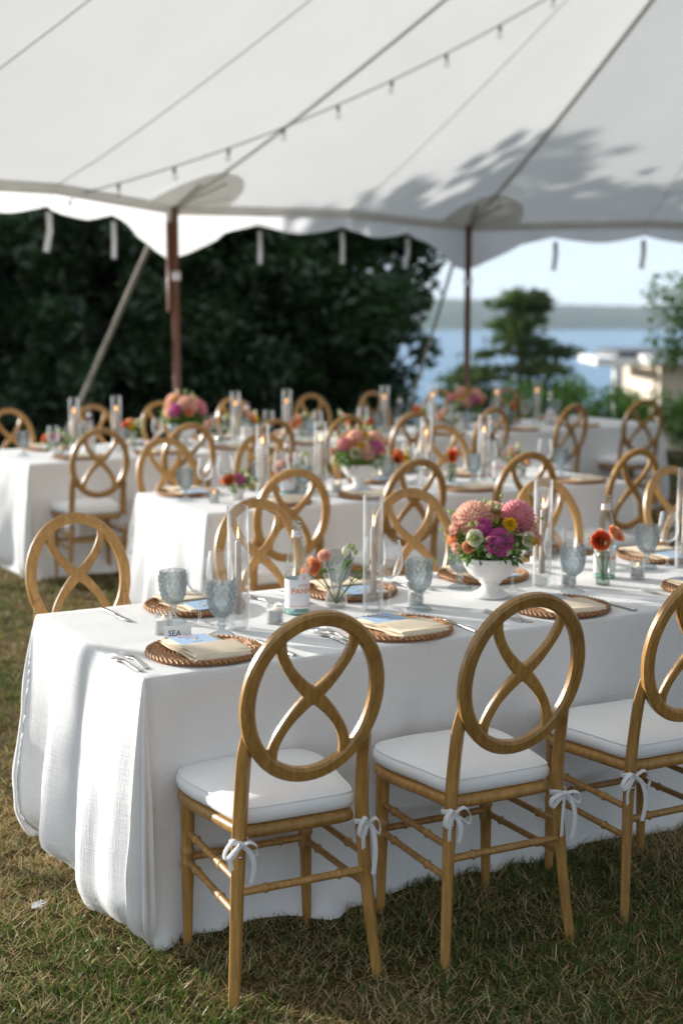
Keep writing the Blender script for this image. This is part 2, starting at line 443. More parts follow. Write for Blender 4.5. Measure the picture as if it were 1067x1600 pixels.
def leaf_cloud(name, centers, n, size, m, spread, flat=0.0, seed=1):
    """n leaf-sized diamond faces scattered in clumps"""
    g = np.random.default_rng(seed)
    C = np.array([c[:3] for c in centers]); Rr = np.array([c[3] for c in centers])
    w = Rr ** 2 / np.sum(Rr ** 2)
    idx = g.choice(len(C), n, p=w)
    dirs = g.normal(size=(n, 3)); dirs /= np.linalg.norm(dirs, axis=1)[:, None]
    rad = Rr[idx] * (g.random(n) ** 0.45)
    off = dirs * rad[:, None] * np.array(spread)
    pos = C[idx] + off
    a = g.normal(size=(n, 3)); a[:, 2] *= (1 - flat); a /= np.linalg.norm(a, axis=1)[:, None]
    b = np.cross(a, g.normal(size=(n, 3))); b /= np.linalg.norm(b, axis=1)[:, None]
    s = size * (0.6 + 0.8 * g.random(n))[:, None]
    V = np.empty((n, 4, 3)); V[:, 0] = pos - a * s; V[:, 1] = pos + b * s * 0.42; V[:, 2] = pos + a * s; V[:, 3] = pos - b * s * 0.42
    me = bpy.data.meshes.new(name)
    me.vertices.add(n * 4); me.vertices.foreach_set('co', V.ravel())
    me.loops.add(n * 4); me.loops.foreach_set('vertex_index', np.arange(n * 4))
    me.polygons.add(n); me.polygons.foreach_set('loop_start', np.arange(0, n * 4, 4)); me.polygons.foreach_set('loop_total', np.full(n, 4))
    me.materials.append(M[m]); me.update(); me.validate()
    return me

def trunk_mesh(name, h, r, limbs, seed, lean=0.05):
    g = random.Random(seed); mb = MB()
    pts = [(g.uniform(-lean, lean) * i, g.uniform(-lean, lean) * i, h * i / 7 - 0.15 * (i == 0)) for i in range(8)]
    mb.add(*tube(pts, [r * (1.25 if i == 0 else 1) * (1 - 0.11 * i) for i in range(8)], 9))
    tips = []
    for k in range(limbs):
        i = g.randint(2, 6); a = g.uniform(0, 2 * PI); L = h * g.uniform(0.22, 0.4); up = g.uniform(0.15, 0.6)
        b = Vector(pts[i]); q = [b + Vector((math.cos(a), math.sin(a), up * (0.5 + 0.5 * t))) * L * t for t in (0, 0.33, 0.66, 1)]
        mb.add(*tube(q, [r * 0.42 * (1 - 0.25 * j) for j in range(4)], 6)); tips.append(q[-1])
    return mb.mesh(name, 'bark'), tips

def make_tree(name, label, seed, h, r, nleaf, size, m, spread, base=0.12, group=None):
    g = random.Random(seed)
    t = thing(name, label, 'tree', group=group)
    tm, tips = trunk_mesh(name + '_trunk', h * 0.8, 0.085 * h / 8, 9, seed)
    obj('trunk', tm, t)
    cs = [(p.x, p.y, p.z, r * g.uniform(0.22, 0.4)) for p in tips]
    for k in range(60):
        z = h * (base + (1 - base) * g.random()); f = (z / h - base) / (1 - base)
        rr = r * (0.45 + 0.9 * math.sin(PI * min(1, 0.16 + f * 0.84))) * 0.74
        a = g.uniform(0, 2 * PI); q = rr * math.sqrt(g.random())
        cs.append((q * math.cos(a), q * math.sin(a), z, r * g.uniform(0.12, 0.34)))
    for k in range(110):                    # loose twigs at the top and outside
        a = g.uniform(0, 2 * PI); q = r * g.uniform(0.1, 0.95); z = h * (1.06 - 0.22 * (q / r) ** 2 + g.uniform(-0.08, 0.13))
        cs.append((q * math.cos(a), q * math.sin(a), z, r * g.uniform(0.03, 0.075)))
    obj('crown', leaf_cloud(name + '_crown', cs, nleaf, size, m, spread, 0.2, seed), t)
    return t
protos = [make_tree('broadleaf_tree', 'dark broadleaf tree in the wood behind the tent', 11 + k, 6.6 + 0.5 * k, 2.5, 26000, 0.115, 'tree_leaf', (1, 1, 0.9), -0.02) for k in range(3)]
spots = [(-13.5, 21.0, 0, 0.8), (-10.6, 20.4, 1, 0.78), (-8.0, 19.8, 2, 0.72), (-5.6, 19.0, 0, 0.66), (-3.3, 18.6, 1, 0.62), (-1.5, 19.0, 2, 0.61), (-0.35, 19.6, 0, 0.70), (-4.6, 20.4, 2, 0.68), (-2.2, 20.6, 0, 0.74),
         (-9.2, 23.0, 1, 0.85), (-6.6, 22.4, 2, 0.85), (-4.4, 22.4, 0, 0.88), (-2.4, 22.8, 1, 0.85), (-0.7, 23.4, 2, 0.82), (-12.4, 24.0, 2, 0.85), (-3.2, 25.5, 0, 0.95), (-7.6, 26.0, 1, 0.95)]
for i, (x, y, k, s) in enumerate(spots):
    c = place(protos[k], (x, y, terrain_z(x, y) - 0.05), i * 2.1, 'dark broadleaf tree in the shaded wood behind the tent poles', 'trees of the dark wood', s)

# layered conifer on the slope towards the lake
g = random.Random(5)
pine = thing('conifer_tree', 'layered dark green conifer on the slope in front of the lake', 'tree', (4.9, 40, -7.2))
pb = MB(); pb.add(*tube([(0, 0, 0), (0.05, 0, 3), (0, 0.05, 6), (0.03, 0, 9.1)], [0.22, 0.17, 0.1, 0.03], 8))
cs = []
for k in range(64):
    f = k / 63; z = 1.5 + 7.7 * f; L = 3.5 * (1 - f) ** 0.75 + 0.15
    L *= g.uniform(0.65, 1.15)
    a = g.uniform(0, 2 * PI)
    e = Vector((math.cos(a) * L, math.sin(a) * L, z + g.uniform(-0.25, 0.2)))
    pb.add(*tube([(0, 0, z), tuple(Vector((0, 0, z)).lerp(e, 0.5) + Vector((0, 0, 0.05))), tuple(e)], [0.05, 0.035, 0.015], 5))
    for t in (0.3, 0.55, 0.8, 1.0):
        cs.append((e.x * t, e.y * t, z + (e.z - z) * t + 0.05, 0.26 + 0.22 * g.random()))
obj('trunk', pb.mesh('conifer_trunk', 'bark'), pine)
obj('crown', leaf_cloud('conifer_crown', cs, 13000, 0.11, 'pine_leaf', (1.5, 1.5, 0.45), 0.5, 4), pine)
pine2 = place(pine, (5.0, 40, -8.0), 0.4, 'tall layered dark green conifer on the slope in front of the lake', None, 1.12)
pine3 = place(pine, (3.75, 42, -8.6), 2.2, 'shorter conifer beside the tall one on the lake slope', None, 0.95)

# leafy shrubs and small tree at the right end of the lawn
def make_shrub(name, label, seed, w, h, n, size, m):
    g = random.Random(seed); t = thing(name, label, 'shrub')
    sb = MB(); cs = []
    for k in range(11):
        a = g.uniform(0, 2 * PI); rr = w * 0.42 * math.sqrt(g.random()); z = h * g.uniform(0.45, 0.9)
        e = Vector((rr * math.cos(a), rr * math.sin(a), z))
        sb.add(*tube([(0, 0, -0.05), tuple(e * 0.5 + Vector((0, 0, h * 0.08))), tuple(e)], [0.03, 0.02, 0.008], 5))
        cs.append((e.x, e.y, z, w * 0.2))
    for k in range(26):
        a = g.uniform(0, 2 * PI); q = w * 0.44 * math.sqrt(g.random()); z = h * g.uniform(0.1, 0.86)
        cs.append((q * math.cos(a), q * math.sin(a), z, w * g.uniform(0.09, 0.2)))
    obj('stem', sb.mesh(name + '_stem', 'bark'), t)
    obj('foliage', leaf_cloud(name + '_foliage', cs, n, size, m, (1, 1, 0.9), 0.2, seed), t)
    return t
sh = make_shrub('garden_shrub', 'low green shrub in the hedge beside the house', 31, 1.5, 1.15, 4200, 0.045, 'bright_leaf')
for k, (x, y, s) in enumerate([(3.45, 17.0, 0.72), (4.25, 16.7, 0.66), (5.0, 16.2, 0.8), (2.7, 18.2, 0.75), (5.6, 15.6, 1.0), (4.9, 17.8, 0.8)]):
    place(sh, (x, y, terrain_z(x, y)), k * 1.3, 'low rounded green shrub of the hedge behind the far table', 'low hedge shrubs', s)
bt = make_shrub('leafy_bush', 'tall bright green bush behind the empty-ended table', 41, 2.5, 3.0, 9000, 0.055, 'bright_leaf')
place(bt, (4.25, 14.6, 0), 0.3, 'tall bright green bush standing before the cream house', None, 0.48)
place(bt, (5.05, 18.5, terrain_z(5, 18.5)), 1.8, 'taller pale green bush overhanging the flat roof', None, 0.84)

# ------------------------------------------------------------------ house with porch beyond the hedge
M['cream_wall'] = mat('cream_render', (0.62, 0.54, 0.44), 0.9, var=0.07, scale=3, bump=0.1, bscale=40)
M['white_paint'] = mat('white_paint', (0.74, 0.74, 0.73), 0.5, var=0.03)
M['roof_dark'] = mat('dark_roofing', (0.10, 0.11, 0.12), 0.8, var=0.15)
M['pane'] = mat('window_glass', (0.05, 0.07, 0.09), 0.06, var=0.1, spec=0.8)
hx, hy, hz = 8.55, 29.5, terrain_z(8, 29.5)
house = thing('house', 'cream walled house with flat white roof edge beside the lake', 'house', (hx, hy, hz))
hh = 0.70 - hz
obj('wall', MB().add(*box((0.6, 1.5, hh / 2 - 0.2), (5.6, 5.0, hh + 0.4))).mesh('house_wall', 'cream_wall', False), house)
rf = obj('roof', MB().add(*box((0.6, 1.4, hh + 0.11), (6.2, 5.7, 0.16))).mesh('house_roof', 'white_paint', False), house)
obj('roof_felt', MB().add(*box((0.6, 1.4, hh + 0.205), (6.0, 5.5, 0.03))).mesh('house_felt', 'roof_dark', False), rf)
for wx in (-0.9, 1.2):
    w = obj('window', MB().add(*box((wx, -1.02, hh * 0.52), (1.0, 0.08, 1.1))).mesh('house_window', 'white_paint', False), house)
    obj('pane', MB().add(*box((wx, -1.065, hh * 0.52), (0.84, 0.02, 0.94))).mesh('house_pane', 'pane', False), w)
porch = thing('porch', 'white painted porch beam and square post beside the house', 'porch', (5.75, 29.3, terrain_z(5.5, 29.3)))
pz = 0.75 - terrain_z(5.5, 29.3)
obj('beam', MB().add(*box((0.2, 0, pz - 0.02), (1.5, 0.22, 0.17))).mesh('porch_beam', 'white_paint', False), porch)
obj('beam', MB().add(*box((-0.35, 1.4, pz - 0.02), (0.2, 2.6, 0.17))).mesh('porch_side_beam', 'white_paint', False), porch)
obj('post', MB().add(*box((-0.08, 0, (pz - 0.1) / 2 - 0.1), (0.18, 0.18, pz + 0.1))).mesh('porch_post', 'white_paint', False), porch)
obj('roof', MB().add(*box((0.55, 1.3, pz + 0.13), (1.3, 2.6, 0.12))).mesh('porch_roof', 'roof_dark', False), porch)

# ------------------------------------------------------------------ pole tent
M['canvas'] = translucent_mat('white_sailcloth', (0.80, 0.80, 0.795), (0.80, 0.81, 0.805), 0.32, var=0.02, scale=1.5, bump=0.15, bscale=3)
M['canvas_double'] = translucent_mat('doubled_sailcloth', (0.76, 0.75, 0.72), (0.74, 0.72, 0.68), 0.46, var=0.04, scale=6)
M['valance'] = translucent_mat('valance_cloth', (0.76, 0.77, 0.78), (0.82, 0.83, 0.84), 0.5, var=0.04, scale=5, bump=0.3, bscale=10, gloss=0.05)
M['webbing'] = translucent_mat('grey_webbing', (0.76, 0.75, 0.72), (0.72, 0.71, 0.67), 0.48, var=0.1, scale=30)
M['pole_wood'] = mat('varnished_brown_wood', (0.15, 0.058, 0.028), 0.4, var=0.25, scale=6, stretch=(5, 5, 0.5))
M['guy'] = mat('weathered_strap', (0.36, 0.34, 0.29), 0.8, var=0.15, scale=10)
MAST = Vector((4.1, 9.4)); RAD = 6.43; GAP = 10.6
AX = Vector((0.5, 0.866)); AC = Vector((-0.866, 0.5))           # along the ridge, across it
ZE, ZP = 2.66, 6.6
M2 = MAST - AX * GAP
# eave outline as a list of (point, ridge point, is_pole)
per = []
NC = 5
def cap(center, a0, skip):
    for k in range(NC * 2 + 1):
        if skip and k == 0: continue
        a = R(a0 - k * (17.2 if a0 > 0 else 18))
        per.append((center + Vector((math.cos(a), math.sin(a))) * RAD, center, ZP, k % 2 == 0))
cap(MAST, 150, False)
nb = 6
for k in range(1, nb + 1):
    per.append((MAST - AC * RAD - AX * GAP * k / nb, MAST - AX * GAP * k / nb, ZP - 1.0 * math.sin(PI * k / nb), k % 2 == 0))
OPEN = len(per) - 1                         # unseen roof end, left open as a gable to let in fill light
for k in range(0, nb):
    per.append((M2 + AC * RAD + AX * GAP * k / nb, M2 + AX * GAP * k / nb, ZP - 1.0 * math.sin(PI * k / nb), k % 2 == 0))
NP = len(per)
# seam points between poles are pulled in and up a little, as the eave rope sags inwards
seam = []
for i, (pt, c, zp, pole) in enumerate(per):
    if not pole:
        a, b = per[i - 1][0], per[(i + 1) % NP][0]
        q = (a + b) / 2; q = q.lerp(c, 0.035)
        seam.append((q, c, zp, ZE + 0.04, False))
    else:
        seam.append((pt, c, zp, ZE, True))
def roof_pt(i, f, t, dz=0.0):
    """a point on the roof: seam index i plus fraction f towards the next seam, t from the eave to the ridge"""
    q0, c0, p0, e0, _ = seam[i % NP]; q1, c1, p1, e1, _ = seam[(i + 1) % NP]
    q = q0.lerp(q1, f); c = c0.lerp(c1, f); zp = p0 + (p1 - p0) * f; ze = e0 + (e1 - e0) * f
    b = q.lerp(c, t)
    z = ze + (zp - ze) * (t ** 1.10) - 0.035 * math.sin(PI * f) * math.sin(PI * min(1, t)) 
    return Vector((b.x, b.y, z + dz))
tent = thing('pole_tent', 'large white sailcloth pole tent sheltering the three tables', 'tent', (M2.x, M2.y, 0))
toff = Vector((M2.x, M2.y, 0))
def tobj(name, mb, m, parent=None, sharp=None):
    me = mb.mesh(name, m, True, sharp)
    me.transform(Matrix.Translation(-toff))
    return obj(name, me, parent or tent)
for i in range(NP):
    if i == OPEN: continue
    v = [roof_pt(i, f / 5, t / 12) for t in range(13) for f in range(6)]
    tobj('roof_panel', MB().add(v, grid_faces(13, 6)), 'canvas')
for i in range(NP):
    pole = seam[i][4]
    wide = pole and i < 11; wd = 0.055 if wide else 0.010
    path = [roof_pt(i, 0, t / 14, -0.012) for t in range(15)]
    sd = (path[-1] - path[0]).normalized()
    nn = [tuple(Vector((0, 0, 1)))] * 15
    tobj('hip_webbing' if pole else 'seam', MB().add(*sweep(path, wd, 0.008, nn)), 'webbing' if wide else 'canvas_double')
    if pole:
        mb = MB(); v = [roof_pt(i, 0, 0.0, -0.02)]
        for k in range(13):
            a = PI * k / 12
            f = 0.27 * math.cos(a); t = 0.085 * math.sin(a) + 0.004
            v.append(roof_pt(i if f >= 0 else i - 1, f if f >= 0 else 1 + f, t, -0.02))
        f_ = [(0, k, k + 1) for k in range(1, 13)]
        mb.add(v, f_); tobj('reinforcement_patch', mb, 'canvas_double')
        mb = MB()
        for k in (3, 6, 9):
            mb.add(*sweep([roof_pt(i, 0, 0.0, -0.03), (Vector(v[k]) * 0.85 + Vector(v[0]) * 0.15) + Vector((0, 0, -0.03))], 0.05, 0.006, (0, 0, 1)))
        tobj('patch_strap', mb, 'webbing')
# eave band and valance
NSUB = 8
eave = []
for i in list(range(OPEN + 1, NP)) + list(range(OPEN)):
    for k in range(NSUB): eave.append(roof_pt(i, k / NSUB, 0.0))
eave.append(roof_pt(OPEN, 0.0, 0.0))
ne = len(eave)
tobj('eave_band', MB().add(*sweep([p + Vector((0, 0, -0.03)) for p in eave], 0.02, 0.09, (0, 0, 1), False)), 'canvas_double')
ctr = (MAST + M2) / 2
for i in range(NP):
    if i == OPEN: continue
    i0 = i * NSUB; v = []; nf = 17
    for j in range(6):
        t = j / 5
        for k in range(nf):
            f = k / (nf - 1)
            p = roof_pt(i, f, 0.0); q = p - Vector((seam[i][1].x, seam[i][1].y, p.z)); q.z = 0; q.normalize()
            sc_ = abs(math.sin(PI * (f * 2.0)))                     # two scallops a seam
            near_pole = 1 - min(1, (f if seam[i][4] else 1 - f) / 0.32)
            if f < 0.001 or f > 0.999: pass
            drop = 0.17 + 0.07 * sc_ + 0.33 * near_pole
            wob = 0.035 * math.sin(f * 19 + i * 2.3) * t + 0.03 * math.sin(f * 41 + i) * t * near_pole
            v.append(p + q * (0.05 + wob + 0.04 * t - 0.03 * t * near_pole) + Vector((0, 0, 0.02 - drop * t)))
    tobj('valance', MB().add(v, grid_faces(6, nf)), 'valance')
    for f in (0.5, 0.985):
        if f > 0.9 and seam[(i + 1) % NP][4]: continue
        p = roof_pt(i, f, 0.0); q = p - Vector((seam[i][1].x, seam[i][1].y, p.z)); q.z = 0; q.normalize()
        b = p + q * 0.06
        tobj('tie_strip', MB().add(*sweep([b + Vector((0, 0, -0.2)), b + Vector((0.004, 0, -0.34)), b + Vector((0.03 * math.sin(i * 5), 0.0, -0.50))], 0.055, 0.004, tuple(q))), 'ribbon')
for i in range(NP):
    if not seam[i][4]: continue
    p = roof_pt(i, 0, 0.0)
    if abs(p.x) < 1.0 and p.y < 3: continue
    q = p - Vector((seam[i][1].x, seam[i][1].y, p.z)); q.z = 0; q.normalize()
    tb = p + Vector((0, 0, 0.05)) - q * 0.02
    po = tobj('side_pole', MB().add(*tube([(tb.x, tb.y, -0.03), (tb.x, tb.y, 1.3), (tb.x, tb.y, tb.z)], 0.034, 12)), 'pole_wood')
    tobj('pole_collar', MB().add(*tube([(tb.x, tb.y, 2.02), (tb.x, tb.y, 2.10)], 0.046, 12)), 'white_paint', po)
    if i == 0: tobj('pole_splint', MB().add(*tube([(tb.x - 0.05, tb.y - 0.03, 1.75), (tb.x - 0.05, tb.y - 0.03, 2.52)], 0.022, 8)), 'pole_wood', po)
    e_ = tb + q * 1.65
    tobj('guy_strap', MB().add(*sweep([tb + q * 0.05, Vector((e_.x, e_.y, 0.02))], 0.055 if i == 0 else 0.035, 0.03, tuple(Vector((q.y, -q.x, 0)).cross(Vector((0, 0, 1))) + Vector((0, 0, 0.6))))), 'guy')
    tobj('stake', MB().add(*tube([(e_.x, e_.y, -0.1), (e_.x + q.x * 0.08, e_.y + q.y * 0.08, 0.22)], 0.02, 8)), 'steel')
for c in (MAST, M2):
    tobj('center_pole', MB().add(*tube([(c.x, c.y, -0.03), (c.x, c.y, 3), (c.x, c.y, ZP + 0.4)], [0.075, 0.075, 0.05], 14)), 'pole_wood')
# ------------------------------------------------------------------ infinity back chair
def oval_plane(x, z):                       # the leaning plane of the back
    return (x, -0.240 - (z - 0.60) * 0.21, z)
ON = Vector((0, 1, 0.21)).normalized()      # normal of that plane
OA, OB, OC = 0.176, 0.209, 0.801            # centre line of the ring
HALF = [(0, -0.198), (0.13, -0.194), (0.162, -0.172), (0.184, -0.05), (0.207, 0.08), (0.200, 0.165), (0.150, 0.207), (0, 0.216)]
seat_ctrl = HALF + [(-x, y) for (x, y) in reversed(HALF[1:-1])]
SEAT = [(p.x, p.y) for p in spline([(x, y, 0) for x, y in seat_ctrl], 5, True)]
def slab(outline, levels):
    """closed solid from one outline: levels of (inset, z)"""
    n = len(outline); v = []
    cx = sum(p[0] for p in outline) / n; cy_ = sum(p[1] for p in outline) / n
    for (ins, z) in levels:
        for (x, y) in outline:
            d = Vector((x - cx, y - cy_)); L = d.length
            d = d * ((L - ins) / L)
            v.append((cx + d.x, cy_ + d.y, z(cx + d.x, cy_ + d.y) if callable(z) else z))
    f = grid_faces(len(levels), n, False, True)
    f.append(tuple(reversed(range(n)))); f.append(tuple((len(levels) - 1) * n + j for j in range(n)))
    return v, f
def ring_tube(a, b, r, rings, k=10):
    """turned stretcher: a thin rod with raised rings"""
    a, b = Vector(a), Vector(b); pts, rad = [], []
    for f in [0, 0.05] + sorted(sum([[q - 0.03, q - 0.018, q - 0.006, q, q + 0.006, q + 0.018, q + 0.03] for q in rings], [])) + [0.95, 1]:
        pts.append(a.lerp(b, f)); d = min(abs(f - q) for q in rings)
        rad.append(r * (1.42 if d < 0.001 else 1.28 if d < 0.008 else 1.05 if d < 0.02 else 1.0) * (0.8 if f in (0, 1) else 1))
    return tube(pts, rad, k)

# meshes shared by all chairs
ring_path = [oval_plane(OA * math.sin(2 * PI * k / 56), OC + OB * math.cos(2 * PI * k / 56)) for k in range(56)]
ME = {}
ME['ring'] = MB().add(*sweep(ring_path, 0.038, 0.029, tuple(ON), True, 0.24)).mesh('chair_ring', 'wood', True, 40)
mb = MB()
for s in (-1, 1):
    for q in (-1, 1):
        path, wd = [], []
        for k in range(15):
            t = k / 14
            x = s * 0.102 * math.sin(t * PI / 2) ** 0.95; z = OC + 0.006 + q * (0.166 * t ** 1.08)
            if t == 0: x = 0
            path.append(oval_plane(x, z)); wd.append(0.039 - 0.012 * min(1, t * 2.2) + 0.006 * max(0, t - 0.8) * 5)
        mb.add(*sweep(path, wd, 0.0185 + 0.0006 * s + 0.0003 * q, tuple(ON), False, 0.22))
mb.add(*sweep([oval_plane(-0.022, OC + 0.006), oval_plane(0.022, OC + 0.006)], 0.05, 0.0205, tuple(ON), False, 0.2))
ME['splat'] = mb.mesh('chair_splat', 'wood', True, 40)
def rear_leg(s):
    path = spline([(s * 0.206, -0.246, -0.012), (s * 0.190, -0.226, 0.17), (s * 0.177, -0.212, 0.36), (s * 0.170, -0.214, 0.50), (s * 0.167, -0.232, 0.64), (s * 0.164, -0.252, 0.735)], 5)
    n = len(path); w = [0.029 + 0.010 * min(1, i / (n * 0.45)) if i < n - 5 else 0.039 - 0.005 * (i - (n - 5)) for i in range(n)]
    return MB().add(*sweep(path, w, [x * 0.86 for x in w], (0, 1, 0), False, 0.42)).mesh('chair_rear_leg', 'wood', True, 40)
def front_leg(s):
    prof = [(0, 0.0125), (0.05, 0.0135), (0.18, 0.0165), (0.225, 0.0175), (0.232, 0.0205), (0.245, 0.0205), (0.252, 0.0165), (0.262, 0.0165), (0.27, 0.0205), (0.283, 0.0205), (0.29, 0.0165), (0.30, 0.0185), (0.36, 0.0195), (0.43, 0.0195)]
    return MB().add(*tube([(s * (0.176 + 0.006 * (1 - z / 0.43)), 0.160, z - (0.012 if z == 0 else 0)) for z, r in prof], [r for z, r in prof], 12)).mesh('chair_front_leg', 'wood', True, 50)
for s in (-1, 1): ME['rl', s] = rear_leg(s); ME['fl', s] = front_leg(s)
ME['side_hi', 1], ME['side_hi', -1] = [MB().add(*ring_tube((s * 0.178, 0.155, 0.335), (s * 0.184, -0.212, 0.335), 0.0095, (0.2, 0.72))).mesh('chair_side_stretcher', 'wood', True, 60) for s in (1, -1)]
ME['side_lo', 1], ME['side_lo', -1] = [MB().add(*ring_tube((s * 0.179, 0.155, 0.250), (s * 0.189, -0.222, 0.250), 0.0095, (0.2, 0.72))).mesh('chair_side_stretcher', 'wood', True, 60) for s in (1, -1)]
ME['st_rear'] = MB().add(*ring_tube((-0.184, -0.215, 0.298), (0.184, -0.215, 0.298), 0.0105, (0.22, 0.78))).mesh('chair_rear_stretcher', 'wood', True, 60)
ME['st_front'] = MB().add(*ring_tube((-0.178, 0.160, 0.258), (0.178, 0.160, 0.258), 0.0105, (0.22, 0.78))).mesh('chair_front_stretcher', 'wood', True, 60)
ME['frame'] = MB().add(*slab(SEAT, [(0.008, 0.424), (0.0, 0.430), (-0.004, 0.440), (0.0, 0.452), (0.008, 0.457)])).mesh('chair_seat_frame', 'wood', True, 50)
def dome(h):
    return lambda x, y: h + 0.016 * (1 - (x / 0.2) ** 2) * (1 - (y / 0.22) ** 2) + 0.0045 * noise.noise(Vector((x * 9 + 3, y * 9, h * 9)))
CUSH = [(x * 0.995, y * 0.985) for x, y in SEAT]
ME['cushion'] = MB().add(*slab(CUSH, [(0.03, 0.4575), (0.012, 0.459), (0.0, 0.466), (-0.007, 0.479), (-0.007, 0.493), (0.002, 0.506), (0.018, dome(0.5125)), (0.05, dome(0.516)), (0.10, dome(0.519)), (0.15, dome(0.520))])).mesh('chair_cushion', 'cushion', True)
ME['piping'] = MB().add(*sweep([(x * 0.997, y * 0.99, 0.505) for x, y in CUSH], 0.006, 0.006, (0, 0, 1), True)).mesh('chair_cushion_piping', 'cushion', True)
def bow(s, seed=0):
    """ribbon bow round the rear leg: a band, two loops and two tails"""
    c = Vector((s * 0.174, -0.212, 0.432)); mb = MB(); rb = random.Random(seed * 7 + s)
    def J(a, b): return rb.uniform(a, b)
    band = [c + Vector((0.024 * math.cos(a), 0.022 * math.sin(a), 0.004 * math.sin(a * 2))) for a in [2 * PI * k / 12 for k in range(12)]]
    mb.add(*sweep(band, 0.0025, 0.014, (0, 0, 1), True))
    kn = c + Vector((0.004 * s, -0.026, 0.0))
    mb.add(*lathe([(0.001, -0.008), (0.008, -0.005), (0.0095, 0), (0.008, 0.006), (0.001, 0.009)], 8)) if False else None
    v, f = lathe([(0.001, -0.009), (0.008, -0.005), (0.010, 0), (0.008, 0.006), (0.001, 0.009)], 8)
    mb.add([Vector(q) + kn for q in v], f)
    for d, ln, hgt in ((-1, J(0.026, 0.052), J(-0.012, 0.006)), (1, J(0.024, 0.052), J(-0.014, 0.004))):
        loop = [kn, kn + Vector((d * ln * 0.5, -0.014, 0.018 + hgt)), kn + Vector((d * ln, -0.012, -0.006)), kn + Vector((d * ln * 0.95, -0.008, -0.030)), kn + Vector((d * ln * 0.45, -0.006, -0.012)), kn]
        mb.add(*sweep(spline(loop, 4), 0.0022, 0.014, (d * 0.3, 1, 0.25)))
    for d, ln, sw in ((-1, J(0.06, 0.12), J(0.012, 0.040)), (1, J(0.07, 0.14), J(0.008, 0.034))):
        tail = [kn, kn + Vector((d * sw * 0.7, -0.010, -0.02)), kn + Vector((d * sw * 1.1, -0.012, -ln * 0.55)), kn + Vector((d * sw * 0.9, -0.006, -ln))]
        mb.add(*sweep(spline(tail, 4), 0.0022, 0.013, (0.2 * d, 0.3, 0.2)) if False else sweep(spline(tail, 4), 0.013, 0.0018, (0.25 * d, 1, 0.1)))
    return mb.mesh('chair_bow', 'ribbon', True, 60)
for s in (-1, 1):
    for q in range(4): ME['bow', s, q] = bow(s, q)
ME['bolt'] = MB().add(*lathe([(0.0055, 0), (0.005, 0.003), (0.002, 0.0035)], 10, True)).mesh('chair_bolt', 'steel')

def make_chair(var=0):
    t = thing('infinity_chair', 'chair', 'chair')
    b = obj('back_ring', ME['ring'], t); obj('infinity_splat', ME['splat'], b)
    for s in (-1, 1):
        l = obj('rear_leg', ME['rl', s], t); obj('bolt', ME['bolt'], l, (s * 0.176, -0.2295, 0.395), (R(90), 0, 0))
        obj('front_leg', ME['fl', s], t)
        obj('side_stretcher', ME['side_hi', s], t); obj('side_stretcher', ME['side_lo', s], t)
    obj('rear_stretcher', ME['st_rear'], t); obj('front_stretcher', ME['st_front'], t)
    obj('seat_frame', ME['frame'], t)
    c = obj('cushion', ME['cushion'], t); obj('piping', ME['piping'], c)
    for s in (-1, 1): obj('tie_bow', ME['bow', s, var], c)
    return t
CHAIRS = [make_chair(q) for q in range(4)]; NCH = [0]
